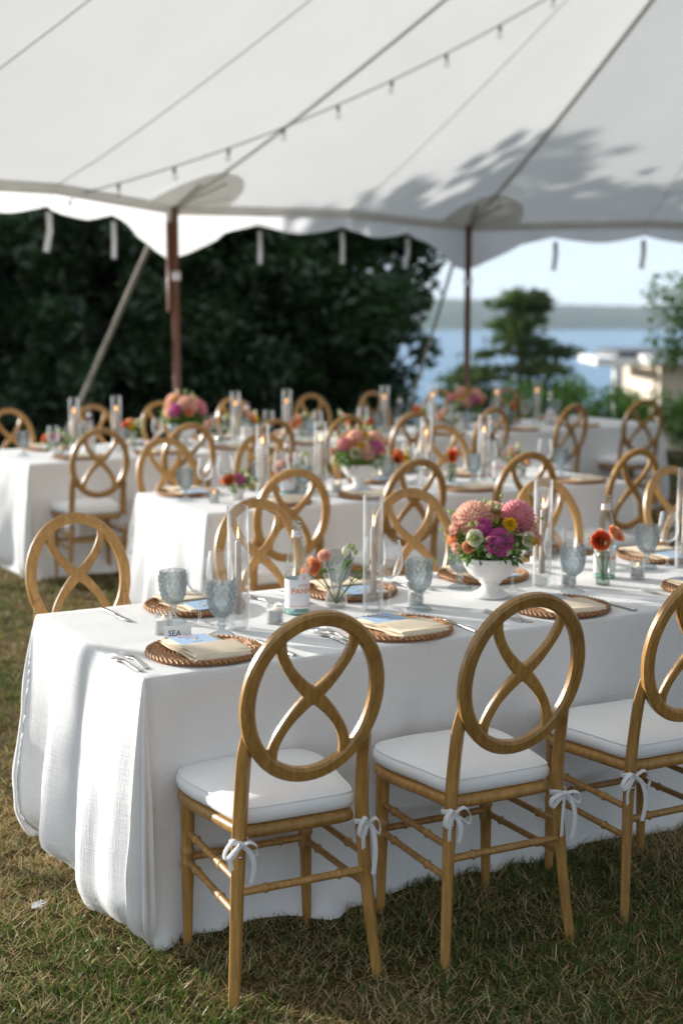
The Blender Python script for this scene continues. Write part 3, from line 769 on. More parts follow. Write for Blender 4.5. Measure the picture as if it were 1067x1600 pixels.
# ------------------------------------------------------------------ tablecloths
def tablecloth(fr, seed, drop=TZ):
    g = random.Random(seed); L, W = fr.L, fr.W
    st = 0.03; nu, nv = max(2, round(L / st)), max(2, round(W / st))
    V, F = [], []
    def topz(u, v):
        return TZ + 0.0012 * noise.noise(Vector((u * 3.0, v * 3.0, seed))) + 0.0008 * noise.noise(Vector((u * 9, v * 9, seed)))
    for j in range(nv + 1):
        for i in range(nu + 1):
            u, v = L * i / nu, W * j / nv
            V.append((u, v, topz(u, v)))
    F += grid_faces(nv + 1, nu + 1)
    # skirt columns: (base u, v, outward dir, arc parameter, corner weight)
    cols = []
    NF = 22
    def side(us, n, idx):
        for q in us: cols.append((*q, n, 0.0))
    def corner(u, v, a0):
        for k in range(1, NF):
            a = a0 + R(90) * k / NF
            cols.append((u, v, (math.cos(a), math.sin(a)), math.sin(PI * k / NF)))
    side([(L * i / nu, 0) for i in range(nu + 1)], (0, -1), 0); corner(L, 0, R(-90))
    side([(L, W * j / nv) for j in range(nv + 1)], (1, 0), 1); corner(L, W, 0)
    side([(L * (nu - i) / nu, W) for i in range(nu + 1)], (0, 1), 2); corner(0, W, R(90))
    side([(0, W * (nv - j) / nv) for j in range(nv + 1)], (-1, 0), 3); corner(0, 0, R(180))
    n = len(cols)
    ph = [g.uniform(0, 6.28) for _ in range(8)]
    lev = [0.0, 0.006, 0.018, 0.04] + [0.04 + 0.96 * k / 24 for k in range(1, 25)]
    arc = 0.0; base = len(V); prev = None
    for ci, (u, v, d, cw) in enumerate(cols):
        dd = Vector(d)
        # distance to the nearest corner along the side
        su = min(u, L - u) if abs(d[1]) > 0.99 else 9
        sv = min(v, W - v) if abs(d[0]) > 0.99 else 9
        dc = min(su, sv)
        arc += st if cw == 0 else 0.022
        fold = 0.022 * math.sin(arc * 9.0 + ph[0]) + 0.016 * math.sin(arc * 16.0 + ph[1]) + 0.012 * math.sin(arc * 4.1 + ph[2])
        shortend = abs(d[0]) > 0.99
        amp = 1.25 if shortend else (0.55 if d[1] < -0.99 else 0.6)
        dip = -0.045 * math.exp(-((dc - 0.15) / 0.075) ** 2) if dc < 5 else 0
        if shortend and d[0] < 0:           # deep fold beside the far corner of the left end
            q = W - v
            dip = 0.022 * max(0, 1 - q / 0.07) - 0.05 * math.exp(-((q - 0.16) / 0.07) ** 2)
            e_ = min(max((q - 0.235) / 0.05, 0), 1); dip += 0.085 * e_ * e_ * (3 - 2 * e_) * math.exp(-max(0, q - 0.30) / 0.16)
            dip += 0.030 * math.exp(-((v - 0.10) / 0.05) ** 2) - 0.03 * math.exp(-((v - 0.22) / 0.05) ** 2)
        cone = 0.0
        if cw > 0:
            cone = (0.035 if (u == 0 and v > 0.1) else 0.045) * cw ** 0.7 + 0.030 * math.sin(ci * 0.85 + ph[3]) * cw
        for li, t in enumerate(lev):
            if li == 0:
                o, z = 0.0, TZ
            else:
                k = max(0, (t - 0.04) / 0.96)
                body = (k ** 0.8) * (1.0 if k < 0.62 else 1.0 - 0.35 * ((k - 0.62) / 0.38) ** 2) * 1.15
                o = 0.0035 + (0.010 if (shortend or cw > 0) else 0.004) * min(1, t / 0.04) + body * ((0.035 if (shortend or cw > 0) else 0.006) + amp * fold + dip + cone)
                # cloth meets the grass and tucks or puddles there
                low = max(0, (k - 0.86) / 0.14)
                tuck = (0.075 + 0.05 * math.sin(arc * 7.3 + ph[4])) * low ** 1.6
                o -= tuck if (cw > 0 or shortend) else -0.02 * math.sin(arc * 11 + ph[5]) * low
                o += 0.010 * low * math.sin(arc * 34 + ph[6])
                wr = (0.006 * noise.noise(Vector((arc * 5, k * 6, seed))) + 0.007 * noise.noise(Vector((arc * 11 + k * 2.2, k * 2.0, seed + 4)))) * min(1, k * 4)
                if d[1] < -0.99 and cw == 0: o = min(o, 0.034)
                o += wr
                if d[1] < -0.99: o += 0.10 * low * math.exp(-((u - 0.50) / 0.10) ** 2) + 0.012 * low * math.sin(u * 40)
                o += 0.0035 * math.exp(-((k - 0.47) / 0.012) ** 2) + (0.004 * math.exp(-(((u + v * 0.9 + 0.2) % 0.61 - 0.3) / 0.009) ** 2) * min(1, k * 5) if cw == 0 else 0)
                hem = 0.004 + 0.012 * (0.5 + 0.5 * math.sin(arc * 6.1 + ph[7]))
                zl = TZ - t * (drop - hem)
                z = topz(u, v) - 0.0025 if li == 1 else zl
                if li == 2: z = TZ - 0.012
            p = Vector((u, v)) + dd * max(o, 0.0)
            V.append((p.x, p.y, z))
    m = len(lev)
    F += [tuple(i + base for i in reversed(q)) for q in grid_faces(n, m, True, False)]
    me = mesh('tablecloth', V, F, 'cloth')
    import bmesh
    bm = bmesh.new(); bm.from_mesh(me); bmesh.ops.remove_doubles(bm, verts=bm.verts, dist=0.0004); bmesh.ops.recalc_face_normals(bm, faces=bm.faces); bm.to_mesh(me); bm.free()
    return me
for fr, seed, lab in ((T1, 3, 'white linen cloth to the grass on the table with the SEA place card'), (T2, 8, 'white linen cloth on the middle one of the three tables'), (T3, 15, 'white linen cloth on the longest table, beside the tent poles')):
    c = obj('tablecloth', tablecloth(fr, seed), None, (fr.o.x, fr.o.y, 0), (0, 0, fr.a)); tag(c, lab, 'tablecloth', 'white tablecloths')

# ------------------------------------------------------------------ rattan charger
def charger():
    rings = 13; n = 132; v = []; f = []
    mb = MB()
    prof = []
    for i in range(rings * 4 + 1):
        prof.append(i / (rings * 4))
    for i, q in enumerate(prof):
        r = 0.012 + 0.153 * q
        base = 0.004 + 0.010 * max(0, (q - 0.62) / 0.38) ** 0.8 if q > 0.62 else 0.004
        for j in range(n):
            a = 2 * PI * j / n
            ring = math.floor(i / 4 - 1e-6); local = (i % 4) / 4
            lump = math.sin(PI * local) ** 2
            tw = 0.5 + 0.5 * math.sin(a * (12 + ring * 2.5 // 1) * (3 if q > .3 else 2) + (ring % 2) * PI + local * 2.6)
            z = base + 0.0056 * lump * (0.30 + 0.95 * tw) + 0.0008 * noise.noise(Vector((math.cos(a) * r * 160, math.sin(a) * r * 160, 1)))
            rr = r + (0.0022 * tw if i == len(prof) - 1 else 0)
            v.append((rr * math.cos(a), rr * math.sin(a), z))
    f = grid_faces(len(prof), n, False, True)
    mb.add(v, f)
    o = (len(prof) - 1) * n
    lv = []
    for r, z in ((0.166, 0.009), (0.164, 0.003), (0.155, 0.0005), (0.02, 0.0005)):
        for j in range(n):
            a = 2 * PI * j / n
            lv.append((r * math.cos(a), r * math.sin(a), z))
    mb.add(lv, grid_faces(4, n, False, True))
    k = len(mb.v) - 4 * n
    mb.f += [(o + j, k + j, k + (j + 1) % n, o + (j + 1) % n) for j in range(n)]
    mb.f.append(tuple(range(n)))
    # braided rim of slanting strands
    for j in range(60):
        a = 2 * PI * j / 60; a2 = a + 0.13
        p = [(0.158 * math.cos(a), 0.158 * math.sin(a), 0.0165), (0.164 * math.cos((a + a2) / 2), 0.164 * math.sin((a + a2) / 2), 0.0175), (0.168 * math.cos(a2), 0.168 * math.sin(a2), 0.009)]
        mb.add(*tube(p, [0.003, 0.0042, 0.003], 6))
    return mb.mesh('rattan_charger', 'rattan')
CH_ME = charger()
def mk(name, cat, *parts):
    """thing prototype from (part name, mesh, children) or a single mesh"""
    t = thing(name, name.replace('_', ' '), cat)
    def put(ps, par):
        for q in ps:
            o = obj(q[0], q[1], par)
            if len(q) > 2: put(q[2], o)
    put(parts, t)
    return t
def single(name, cat, me):
    o = obj(name, me); return tag(o, name.replace('_', ' '), cat)
CHARGER = single('charger_plate', 'plate', CH_ME)

# napkin folded in flat layers with rounded folds, blue menu card tucked in
def napkin_me():
    mb = MB(); th = 0.0034
    path = []
    lens = [(-0.128, 0.122, 0.0025), (0.118, -0.122, 0.0080), (-0.118, 0.116, 0.0135)]
    for a, b, z in lens:
        for k in range(9): path.append((0, a + (b - a) * k / 8, z + 0.0012 * math.sin(k * 1.3 + z * 900)))
    out = []
    for i, p in enumerate(path):
        out.append(p)
        if i in (8, 17):
            sgn = 1 if i == 8 else -1
            q = path[i + 1]
            for k in (1, 2, 3):
                a = -PI / 2 + PI * k / 4
                out.append((0, p[1] + sgn * 0.006 * math.cos(a), (p[2] + q[2]) / 2 + (q[2] - p[2]) / 2 * math.sin(a)))
    mb.add(*sweep(out, 0.148, th, [(0, 0, 1) if not False else 0] * 0 or [tuple(Vector((1, 0, 0)).cross((Vector(out[min(i + 1, len(out) - 1)]) - Vector(out[max(i - 1, 0)])).normalized())) for i in range(len(out))], False, 0.3))
    # upper flap folded over the nearer part, with a soft roll at its end
    fl = spline([(0.004, -0.118, 0.0175), (0.004, -0.06, 0.0205), (0.004, -0.02, 0.0205), (0.004, 0.004, 0.0200)], 5)
    mb.add(*sweep(fl, 0.152, th, (0, 0, 1), False, 0.3))
    roll = spline([(0.0, -0.120, 0.0175), (0.0, -0.1275, 0.0125), (0.0, -0.129, 0.007), (0.0, -0.124, 0.003)], 4)
    mb.add(*sweep(roll, 0.150, 0.004, [tuple(Vector((1, 0, 0)).cross((roll[min(i + 1, len(roll) - 1)] - roll[max(i - 1, 0)]).normalized())) for i in range(len(roll))], False, 0.3))
    v = []
    for (x, y, z) in mb.v:
        w = 0.0065 * noise.noise(Vector((x * 12, y * 9, 3))) + 0.0015 * noise.noise(Vector((x * 40, y * 40, z * 200)))
        v.append((x + 0.012 * noise.noise(Vector((y * 7, z * 90, 8))) + 0.004 * math.sin(z * 700), y + 0.009 * noise.noise(Vector((x * 8, z * 90, 2))), max(0.0005, z + w * (z / 0.02))))
    mb.v = v
    return mb.mesh('folded_napkin', 'napkin', True, 50)
NAPKIN = single('folded_napkin', 'napkin', napkin_me())
# menu card: drawn drinking glass, a yellow dot and a few faint orange words
def card_proto():
    t = thing('menu_card', 'pale blue menu card', 'card')
    sheet = obj('sheet', MB().add(*box((0, 0, 0), (0.118, 0.128, 0.0011))).mesh('menu_sheet', 'card', False), t)
    mb = MB(); z = 0.0009
    gl = [[(-0.020, 0.020), (-0.014, -0.030)], [(0.020, 0.020), (0.014, -0.030)], [(-0.014, -0.030), (0.014, -0.030)], [(-0.020, 0.020), (0.020, 0.020)], [(0.004, -0.005), (0.026, 0.034)]]
    for a, b in gl: mb.add(*sweep([(*a, z), (*b, z)], 0.0016, 0.0006, (0, 0, 1)))
    obj('glass_drawing', mb.mesh('menu_drawing', 'ink_grey', False), sheet)
    v, f = lathe([(0.006, 0.0007), (0.005, 0.0013)], 14, True)
    obj('yellow_dot', MB().add([(x + 0.002, y - 0.004, zz) for x, y, zz in v], f).mesh('menu_dot', 'ink_yellow', False), sheet)
    mb = MB(); g = random.Random(2)
    for y, n in ((0.050, 6), (0.042, 4)):
        x = -0.033
        for k in range(n):
            w = g.uniform(0.005, 0.011); mb.add(*box((x + w / 2, y, z), (w, 0.0022, 0.0006))); x += w + 0.002
    obj('faint_lettering', mb.mesh('menu_lettering', 'ink_orange', False), sheet)
    return t
CARD = card_proto()

# ------------------------------------------------------------------ cutlery
def fork_me():
    mb = MB()
    h = spline([(0, -0.098, 0.003), (0, -0.05, 0.004), (0, 0.0, 0.0065), (0, 0.028, 0.0055), (0, 0.045, 0.004), (0, 0.056, 0.0035)], 4)
    n = len(h); w = []
    for p in h:
        y = p.y
        w.append(0.017 if y < -0.09 else 0.0145 - 0.0085 * min(1, (y + 0.09) / 0.09) if y < 0.01 else 0.006 + 0.018 * min(1, max(0, (y - 0.012) / 0.03)))
    mb.add(*sweep(h, w, 0.0022, (0, 0, 1), False, 0.3))
    for k in range(4):
        x = -0.0096 + 0.0064 * k
        mb.add(*sweep(spline([(x, 0.053, 0.0035), (x, 0.075, 0.004), (x * 1.02, 0.100, 0.0075)], 3), [0.0038] * 6 + [0.0026], 0.002, (0, 0, 1), False, 0.3))
    return mb.mesh('fork', 'steel', True, 45)
def knife_me():
    mb = MB()
    mb.add(*sweep([(0, -0.115, 0.004), (0, -0.10, 0.0045), (0, -0.04, 0.0045), (0, -0.005, 0.004)], [0.015, 0.0165, 0.0125, 0.0105], [0.005, 0.006, 0.005, 0.004], (0, 0, 1), False, 0.4))
    mb.add(*sweep([(0, -0.006, 0.004), (0.001, 0.03, 0.004), (0.0015, 0.08, 0.004), (0, 0.105, 0.004), (-0.004, 0.118, 0.004)], [0.011, 0.0185, 0.0195, 0.015, 0.004], 0.0018, (0, 0, 1), False, 0.3))
    return mb.mesh('knife', 'steel', True, 45)
FORK = single('fork', 'fork', fork_me()); KNIFE = single('knife', 'knife', knife_me())

# ------------------------------------------------------------------ glassware and candles
def goblet():
    prof_o = [(0.0405, 0.000), (0.041, 0.003), (0.034, 0.010), (0.018, 0.016), (0.0105, 0.022), (0.0085, 0.028), (0.012, 0.033), (0.0145, 0.038), (0.012, 0.043), (0.0095, 0.046), (0.012, 0.050), (0.0105, 0.054)]
    bowl = [(0.012, 0.058), (0.022, 0.066), (0.0295, 0.076), (0.0345, 0.088), (0.038, 0.102), (0.0402, 0.116), (0.0415, 0.130), (0.0422, 0.144), (0.0425, 0.156), (0.0425, 0.168)]
    bb = [(p.x, p.z) for p in spline([(r, 0, z) for r, z in bowl], 5)]
    def relief(r, z, a):
        if z < 0.014: return r * (1 + 0.045 * math.cos(a * 20))
        if z < 0.060 or z > 0.160: return r
        k = min(1, (z - 0.058) / 0.02) * min(1, (0.162 - z) / 0.01)
        u = a * 14 / (2 * PI); w = (z - 0.06) / 0.0155
        dia = abs(math.sin(PI * (u + w * 0.5))) * abs(math.sin(PI * (u - w * 0.5)))
        arch = 0.5 + 0.5 * math.cos(a * 7) * math.sin((z - 0.06) * 34)
        return r + k * (0.0060 * dia ** 0.7 + 0.0018 * arch - 0.0016)
    mb = MB().add(*lathe(prof_o + bb + [(0.0412, 0.1695), (0.0398, 0.168)], 112, False, relief))
    inner = [(0.0398, 0.168), (0.0396, 0.15), (0.0388, 0.13), (0.037, 0.11), (0.033, 0.09), (0.026, 0.074), (0.016, 0.064), (0.002, 0.060)]
    mb.add(*lathe(inner, 40))
    return mb.mesh('goblet', 'blue_glass')
GOBLET = single('blue_goblet', 'goblet', goblet())
def wine(h, rb):
    prof = [(0.036, 0.0), (0.0365, 0.0015), (0.030, 0.003), (0.010, 0.0065), (0.0045, 0.014), (0.0038, 0.04), (0.0038, h * 0.40), (0.005, h * 0.44)]
    b = [(0.010, h * 0.455), (rb * 0.62, h * 0.50), (rb * 0.90, h * 0.575), (rb, h * 0.65), (rb * 0.985, h * 0.76), (rb * 0.90, h * 0.88), (rb * 0.80, h * 0.995)]
    bb = [(p.x, p.z) for p in spline([(r, 0, z) for r, z in b], 4)]
    mb = MB().add(*lathe(prof + bb + [(rb * 0.79, h), (rb * 0.78, h * 0.996)], 36))
    mb.add(*lathe([(r - 0.0014, z) for r, z in reversed(bb[1:])] + [(0.002, h * 0.463)], 36))
    return mb.mesh('wine_glass', 'clear_glass')
WINE = [single('wine_glass', 'wine glass', wine(0.215, 0.040)), single('wine_glass', 'wine glass', wine(0.232, 0.043))]

def wall_cyl(r, h, th=0.002, bottom=True, n=36):
    pr = ([(0.001, 0.0)] if bottom else []) + [(r * 0.97, 0.0), (r, 0.003), (r, h - 0.002), (r - th / 2, h), (r - th, h - 0.002), (r - th, 0.006)] + ([(0.001, 0.006)] if bottom else [(r * 0.97, 0.0)])
    return lathe(pr, n)
HURR = single('glass_hurricane', 'candle shade', MB().add(*wall_cyl(0.0335, 0.385, 0.0022, False)).mesh('glass_hurricane', 'clear_glass'))
def candle_stick():
    t = thing('taper_candle', 'candle', 'candle')
    ho = obj('glass_holder', MB().add(*lathe([(0.001, 0.0), (0.0235, 0.0), (0.025, 0.002), (0.0245, 0.05), (0.0235, 0.098), (0.022, 0.1), (0.0125, 0.099), (0.0115, 0.09), (0.0115, 0.045), (0.001, 0.044)], 28)).mesh('candle_holder', 'thick_glass', True, 50), t)
    c = obj('taper', MB().add(*lathe([(0.001, 0.046), (0.0105, 0.047), (0.0105, 0.12), (0.0095, 0.22), (0.0085, 0.272), (0.006, 0.279), (0.002, 0.276), (0.001, 0.276)], 18)).mesh('candle_taper', 'taper'), t)
    obj('wick', MB().add(*tube([(0, 0, 0.275), (0.0005, 0, 0.283), (0.002, 0, 0.289)], 0.0009, 5)).mesh('candle_wick', 'wick'), c)
    obj('flame', MB().add(*lathe([(0.0006, 0.284), (0.0030, 0.289), (0.0038, 0.295), (0.0028, 0.304), (0.0014, 0.313), (0.0003, 0.320)], 12)).mesh('candle_flame', 'flame'), c)
    return t
TAPER = candle_stick()
def votive():
    t = thing('votive_candle', 'votive', 'candle')
    obj('glass_cup', MB().add(*wall_cyl(0.0275, 0.064, 0.003)).mesh('votive_cup', 'thick_glass'), t)
    w = obj('wax', MB().add(*lathe([(0.001, 0.0065), (0.0238, 0.0065), (0.0240, 0.040), (0.0235, 0.0425), (0.001, 0.041)], 26)).mesh('votive_wax', 'wax'), t)
    obj('wick', MB().add(*tube([(0, 0, 0.041), (0.0004, 0, 0.045), (0.001, 0, 0.0485)], 0.0009, 5)).mesh('votive_wick', 'wick'), w)
    obj('flame', MB().add(*lathe([(0.0005, 0.046), (0.0018, 0.049), (0.0020, 0.052), (0.0012, 0.057), (0.0003, 0.061)], 10)).mesh('votive_flame', 'flame'), w)
    return t
VOTIVE = votive()

# ------------------------------------------------------------------ text and bottle
def text_mesh(s, size):
    cu = bpy.data.curves.new('t', 'FONT'); cu.body = s; cu.size = size; cu.align_x = 'CENTER'; cu.extrude = 0.0; cu.offset = size * 0.012; cu.resolution_u = 3
    o = bpy.data.objects.new('t', cu); col.objects.link(o)
    me = o.to_mesh()
    v = [tuple(q.co) for q in me.vertices]; f = [tuple(p.vertices) for p in me.polygons]
    o.to_mesh_clear(); bpy.data.objects.remove(o); bpy.data.curves.remove(cu)
    return v, f
def subdivide_x(v, f):
    import bmesh
    bm = bmesh.new(); vs_ = [bm.verts.new(q) for q in v]
    for q in f: bm.faces.new([vs_[i] for i in q])
    xs_ = [q[0] for q in v]; lo, hi = min(xs_), max(xs_)
    for k in range(1, 16):
        x = lo + (hi - lo) * k / 16
        g = bm.verts[:] + bm.edges[:] + bm.faces[:]
        bmesh.ops.bisect_plane(bm, geom=g, plane_co=(x, 0, 0), plane_no=(1, 0, 0))
    bm.verts.index_update()
    r = ([tuple(q.co) for q in bm.verts], [tuple(w.index for w in p.verts) for p in bm.faces]); bm.free(); return r
def wrap(v, f, r, z0, ang=-PI / 2):
    return [(r * math.cos(ang + x / r), r * math.sin(ang + x / r), z0 + y) for x, y, _ in v], f
def bottle():
    t = thing('water_bottle', 'bottle', 'bottle')
    prof = [(0.001, 0.006), (0.030, 0.002), (0.036, 0.0), (0.0395, 0.004), (0.0405, 0.015), (0.0405, 0.135), (0.0395, 0.15), (0.033, 0.19), (0.024, 0.225), (0.0175, 0.25), (0.0155, 0.265), (0.0150, 0.285), (0.0165, 0.288), (0.0165, 0.293), (0.0148, 0.296), (0.0148, 0.305), (0.0125, 0.306), (0.012, 0.30)]
    pp = prof[:4] + [(p.x, p.z) for p in spline([(r, 0, z) for r, z in prof[4:12]], 4)] + prof[12:]
    body = obj('glass_body', MB().add(*lathe(pp, 40)).mesh('bottle_body', 'bottle_glass'), t)
    obj('base', MB().add(*lathe([(0.001, 0.0065), (0.036, 0.003), (0.038, 0.007), (0.036, 0.011), (0.001, 0.014)], 32)).mesh('bottle_base', 'aqua_base'), body)
    v = []; n = 40
    for z in (0.022, 0.06, 0.10, 0.118):
        for k in range(n): a = 2 * PI * k / n; v.append((0.0409 * math.cos(a), 0.0409 * math.sin(a), z))
    lab = obj('label', MB().add(v, grid_faces(4, n, False, True)).mesh('bottle_label', 'label'), t)
    # arched top of the label on the front
    v = []
    for i in range(9):
        x = -0.024 + 0.048 * i / 8; h = 0.022 * math.sqrt(max(0, 1 - (x / 0.024) ** 2))
        for zz in (0.116, 0.118 + h): a = -PI / 2 + x / 0.0411; v.append((0.0411 * math.cos(a), 0.0411 * math.sin(a), zz))
    obj('label_arch', MB().add(v, grid_faces(9, 2)).mesh('bottle_label_arch', 'label'), lab)
    tv = subdivide_x(*text_mesh('PANNA', 0.026)); obj('lettering', MB().add(*wrap(*tv, 0.0415, 0.072)).mesh('bottle_brand', 'ink_orange', False), lab)
    tv = subdivide_x(*text_mesh('ACQUA', 0.0105)); obj('lettering', MB().add(*wrap(*tv, 0.0415, 0.096)).mesh('bottle_brand_small', 'ink_orange', False), lab)
    em = MB()                               # small lily emblem of three petals over a bar
    for dx, w, h, ln in ((0, 0.0034, 0.121, 0.010), (-0.0042, 0.0026, 0.1205, 0.0065), (0.0042, 0.0026, 0.1205, 0.0065)):
        pv = [(dx, -0.000, 0), (dx + w / 2, ln * 0.45, 0), (dx * 1.25, ln, 0), (dx - w / 2, ln * 0.45, 0)]
        em.add(*wrap(pv, [(0, 1, 2, 3)], 0.0415, h))
    em.add(*wrap([(-0.005, 0, 0), (0.005, 0, 0), (0.005, 0.0014, 0), (-0.005, 0.0014, 0)], [(0, 1, 2, 3)], 0.0415, 0.1185))
    obj('emblem', em.mesh('bottle_emblem', 'ink_orange', False), lab)
    for z in (0.030,):
        v = [(0.0413 * math.cos(2 * PI * k / n), 0.0413 * math.sin(2 * PI * k / n), zz) for zz in (z, z + 0.0016) for k in range(n)]
        obj('orange_line', MB().add(v, grid_faces(2, n, False, True)).mesh('bottle_line', 'ink_orange'), lab)
    nl = obj('neck_label', MB().add(*lathe([(0.0188, 0.253), (0.0165, 0.268), (0.0162, 0.278)], 28)).mesh('bottle_neck_label', 'label'), t)
    for z, r in ((0.2545, 0.0189), (0.2765, 0.0167)):
        obj('orange_line', MB().add(*lathe([(r, z), (r, z + 0.002)], 28)).mesh('bottle_neck_line', 'ink_orange'), nl)
    tv = subdivide_x(*text_mesh('PANNA', 0.006)); obj('lettering', MB().add(*wrap(*tv, 0.0178, 0.264)).mesh('bottle_neck_text', 'ink_orange', False), nl)
    return t
BOTTLE = bottle()
# place card with the visible start of a word
def placecard():
    t = thing('place_card', 'white place card', 'card')
    v = [(-0.045, 0, 0), (0.045, 0, 0), (0.045, 0.012, 0.044), (-0.045, 0.012, 0.044), (-0.045, 0.026, 0), (0.045, 0.026, 0)]
    o = obj('folded_card', MB().add(v, [(0, 1, 2, 3), (3, 2, 5, 4)]).mesh('place_card', 'card_white', False), t)
    tv, tf = text_mesh('SEA', 0.027)
    mb = MB().add([(x - 0.010, y * 0.263 - 0.0006, y * 0.965 + 0.012) for x, y, _ in [(a, b + 0.0, c) for a, b, c in tv]], tf)
    mb.v = [(x, 0.012 / 0.044 * z - 0.0006, z) for x, y, z in mb.v]
    obj('lettering', mb.mesh('place_card_text', 'ink_blue', False), o)
    return t
PLACECARD = placecard()
# ------------------------------------------------------------------ flowers
def petal_patch(L, W, cup, curl, nu=5, nv=4, tip=0.55):
    """petal along +Y from the origin, cupped across and curling up along its length"""
    v = []
    for i in range(nu):
        t = i / (nu - 1)
        w = W * (0.35 + 0.65 * math.sin(PI * min(1, 0.12 + t * 0.66))) * (1 if t < 0.75 else (1 - (t - 0.75) / 0.25 * tip))
        for j in range(nv):
            s = -1 + 2 * j / (nv - 1)
            v.append((s * w / 2, L * t * (1 - 0.08 * s * s * t), cup * W * (s * s) + curl * L * t * t))
    return v, grid_faces(nu, nv)
def orient(v, pos, az, pol, roll=0.0):
    """petal pointing away from the flower axis: pol 0 = up the axis, 90 = flat out"""
    m = Matrix.Translation(pos) @ Matrix.Rotation(az - PI / 2, 4, 'Z') @ Matrix.Rotation(PI / 2 - pol, 4, 'X') @ Matrix.Rotation(roll, 4, 'Y')
    return [tuple(m @ Vector(q)) for q in v]
def dahlia(name, m, r, n, L, W, cup, curl, polmax, seed, flat=1.0):
    g = random.Random(seed); mb = MB()
    for i in range(n):
        f = (i + 0.5) / n
        pol = R(polmax) * math.sqrt(f); az = i * 2.399963
        d = Vector((math.sin(pol) * math.cos(az), math.sin(pol) * math.sin(az), math.cos(pol) * flat))
        l = L * (0.45 + 0.55 * min(1, f * 2.2)) * g.uniform(0.92, 1.08)
        core = d * (r - l * 0.75)
        v, ff = petal_patch(l, W * (0.5 + 0.5 * min(1, f * 2.5)), cup, curl)
        mb.add(orient(v, core, az, max(0.05, pol * 1.04), g.uniform(-0.2, 0.2)), ff)
    v, ff = lathe([(0.001, r * 0.55), (r * 0.35, r * 0.45), (r * 0.5, r * 0.1), (r * 0.42, -r * 0.3), (0.003, -r * 0.5)], 10)
    mb.add(v, ff)
    return mb.mesh(name, m)
def rose(name, m, r, rings, seed, open_=0.5):
    """wrapped petals in concentric cups"""
    g = random.Random(seed); mb = MB()
    for k in range(rings):
        q = (k + 1) / rings; m_ = 3 + int(k * 0.8)
        R0 = r * q ** 1.1; H = r * (1.05 - 0.45 * q * open_)
        a0 = g.uniform(0, 6.28)
        for j in range(m_):
            ac = a0 + 2 * PI * j / m_; span = 2 * PI / m_ * 0.78; v = []
            for i in range(5):
                t = i / 4
                for s_ in range(6):
                    s = -1 + 2 * s_ / 5
                    a = ac + span * s * (0.5 + 0.5 * t)
                    rr = R0 * (0.30 + 0.70 * math.sin(t * PI * 0.5)) * (1 + (0.14 * q * open_ + 0.03) * max(0, t - 0.7) * 3) * (1 - 0.05 * s) 
                    z = H * t * (1 - 0.16 * s * s * t) - r * 0.35 + 0.03 * r * g.uniform(-1, 1) * t
                    v.append((rr * math.cos(a), rr * math.sin(a), z))
            mb.add(v, grid_faces(5, 6))
    return mb.mesh(name, m)
def daisy(name, m, r, n, rows, seed):
    g = random.Random(seed); mb = MB()
    for q in range(rows):
        for j in range(n):
            v, ff = petal_patch(r * (1 - 0.22 * q), r * 0.5, 0.12, 0.12 + 0.15 * q)
            mb.add(orient(v, Vector((0, 0, 0.002 + 0.003 * q)), 2 * PI * (j + 0.5 * q) / n + g.uniform(-0.1, 0.1), R(82 - 18 * q + g.uniform(-7, 7))), ff)
    return mb.mesh(name, m)
def bud_me(name, m, r, h):
    return MB().add(*lathe([(0.001, 0), (r * 0.6, h * 0.08), (r, h * 0.35), (r * 0.85, h * 0.65), (r * 0.35, h * 0.92), (0.0005, h)], 8, False, lambda rr, z, a: rr * (1 + 0.12 * math.sin(3 * a + z * 160)))).mesh(name, m)
EYE = MB().add(*lathe([(0.001, 0.006), (0.006, 0.0045), (0.0075, 0.001), (0.005, -0.004), (0.001, -0.005)], 10)).mesh('flower_eye', 'flower_eye')
FL = {
    'pink_dahlia': dahlia('pink_dahlia', 'pink_petal', 0.062, 130, 0.040, 0.017, 0.35, 0.05, 105, 1, 0.82),
    'blush_dahlia': dahlia('blush_dahlia', 'blush_petal', 0.062, 130, 0.040, 0.018, 0.35, 0.05, 105, 2, 0.82),
    'magenta_dahlia': dahlia('magenta_dahlia', 'magenta_petal', 0.046, 240, 0.018, 0.0115, 0.5, 0.10, 125, 3, 0.96),
    'yellow_zinnia': daisy('yellow_zinnia', 'yellow_petal', 0.026, 10, 3, 4),
    'white_lisianthus': rose('white_lisianthus', 'white_petal', 0.026, 4, 5, 0.9),
    'peach_rose': rose('peach_rose', 'peach_petal', 0.027, 6, 6, 0.7),
    'blush_rose': rose('blush_rose', 'blush_petal', 0.024, 5, 7, 0.9),
    'coral_ranunculus': rose('coral_ranunculus', 'coral_petal', 0.031, 9, 8, 0.75),
    'peach_ranunculus': rose('peach_ranunculus', 'peach_petal', 0.030, 8, 9, 0.9),
    'small_daisy': daisy('small_daisy', 'white_petal', 0.009, 9, 1, 10),
    'bud': bud_me('flower_bud', 'bud_petal', 0.008, 0.024),
    'white_bud': bud_me('white_bud', 'white_petal', 0.0115, 0.034),
}
NAMES = {'bud': 'bud', 'white_bud': 'bud'}
EYED = {'white_lisianthus': 1.0, 'yellow_zinnia': 1.1, 'coral_ranunculus': 0.9, 'small_daisy': 0.45, 'peach_ranunculus': 0.7}
def flower(key, parent, pos, d, sc=1.0, roll=0.0):
    q = Vector(d).normalized().to_track_quat('Z', 'Y').to_euler()
    o = obj(NAMES.get(key, key), FL[key], parent, pos, q, sc)
    if key in EYED:
        obj('flower_centre', EYE, o, (0, 0, 0.006 if key not in ('coral_ranunculus', 'peach_ranunculus', 'white_lisianthus') else 0.010), (0, 0, 0), EYED[key])
    return o
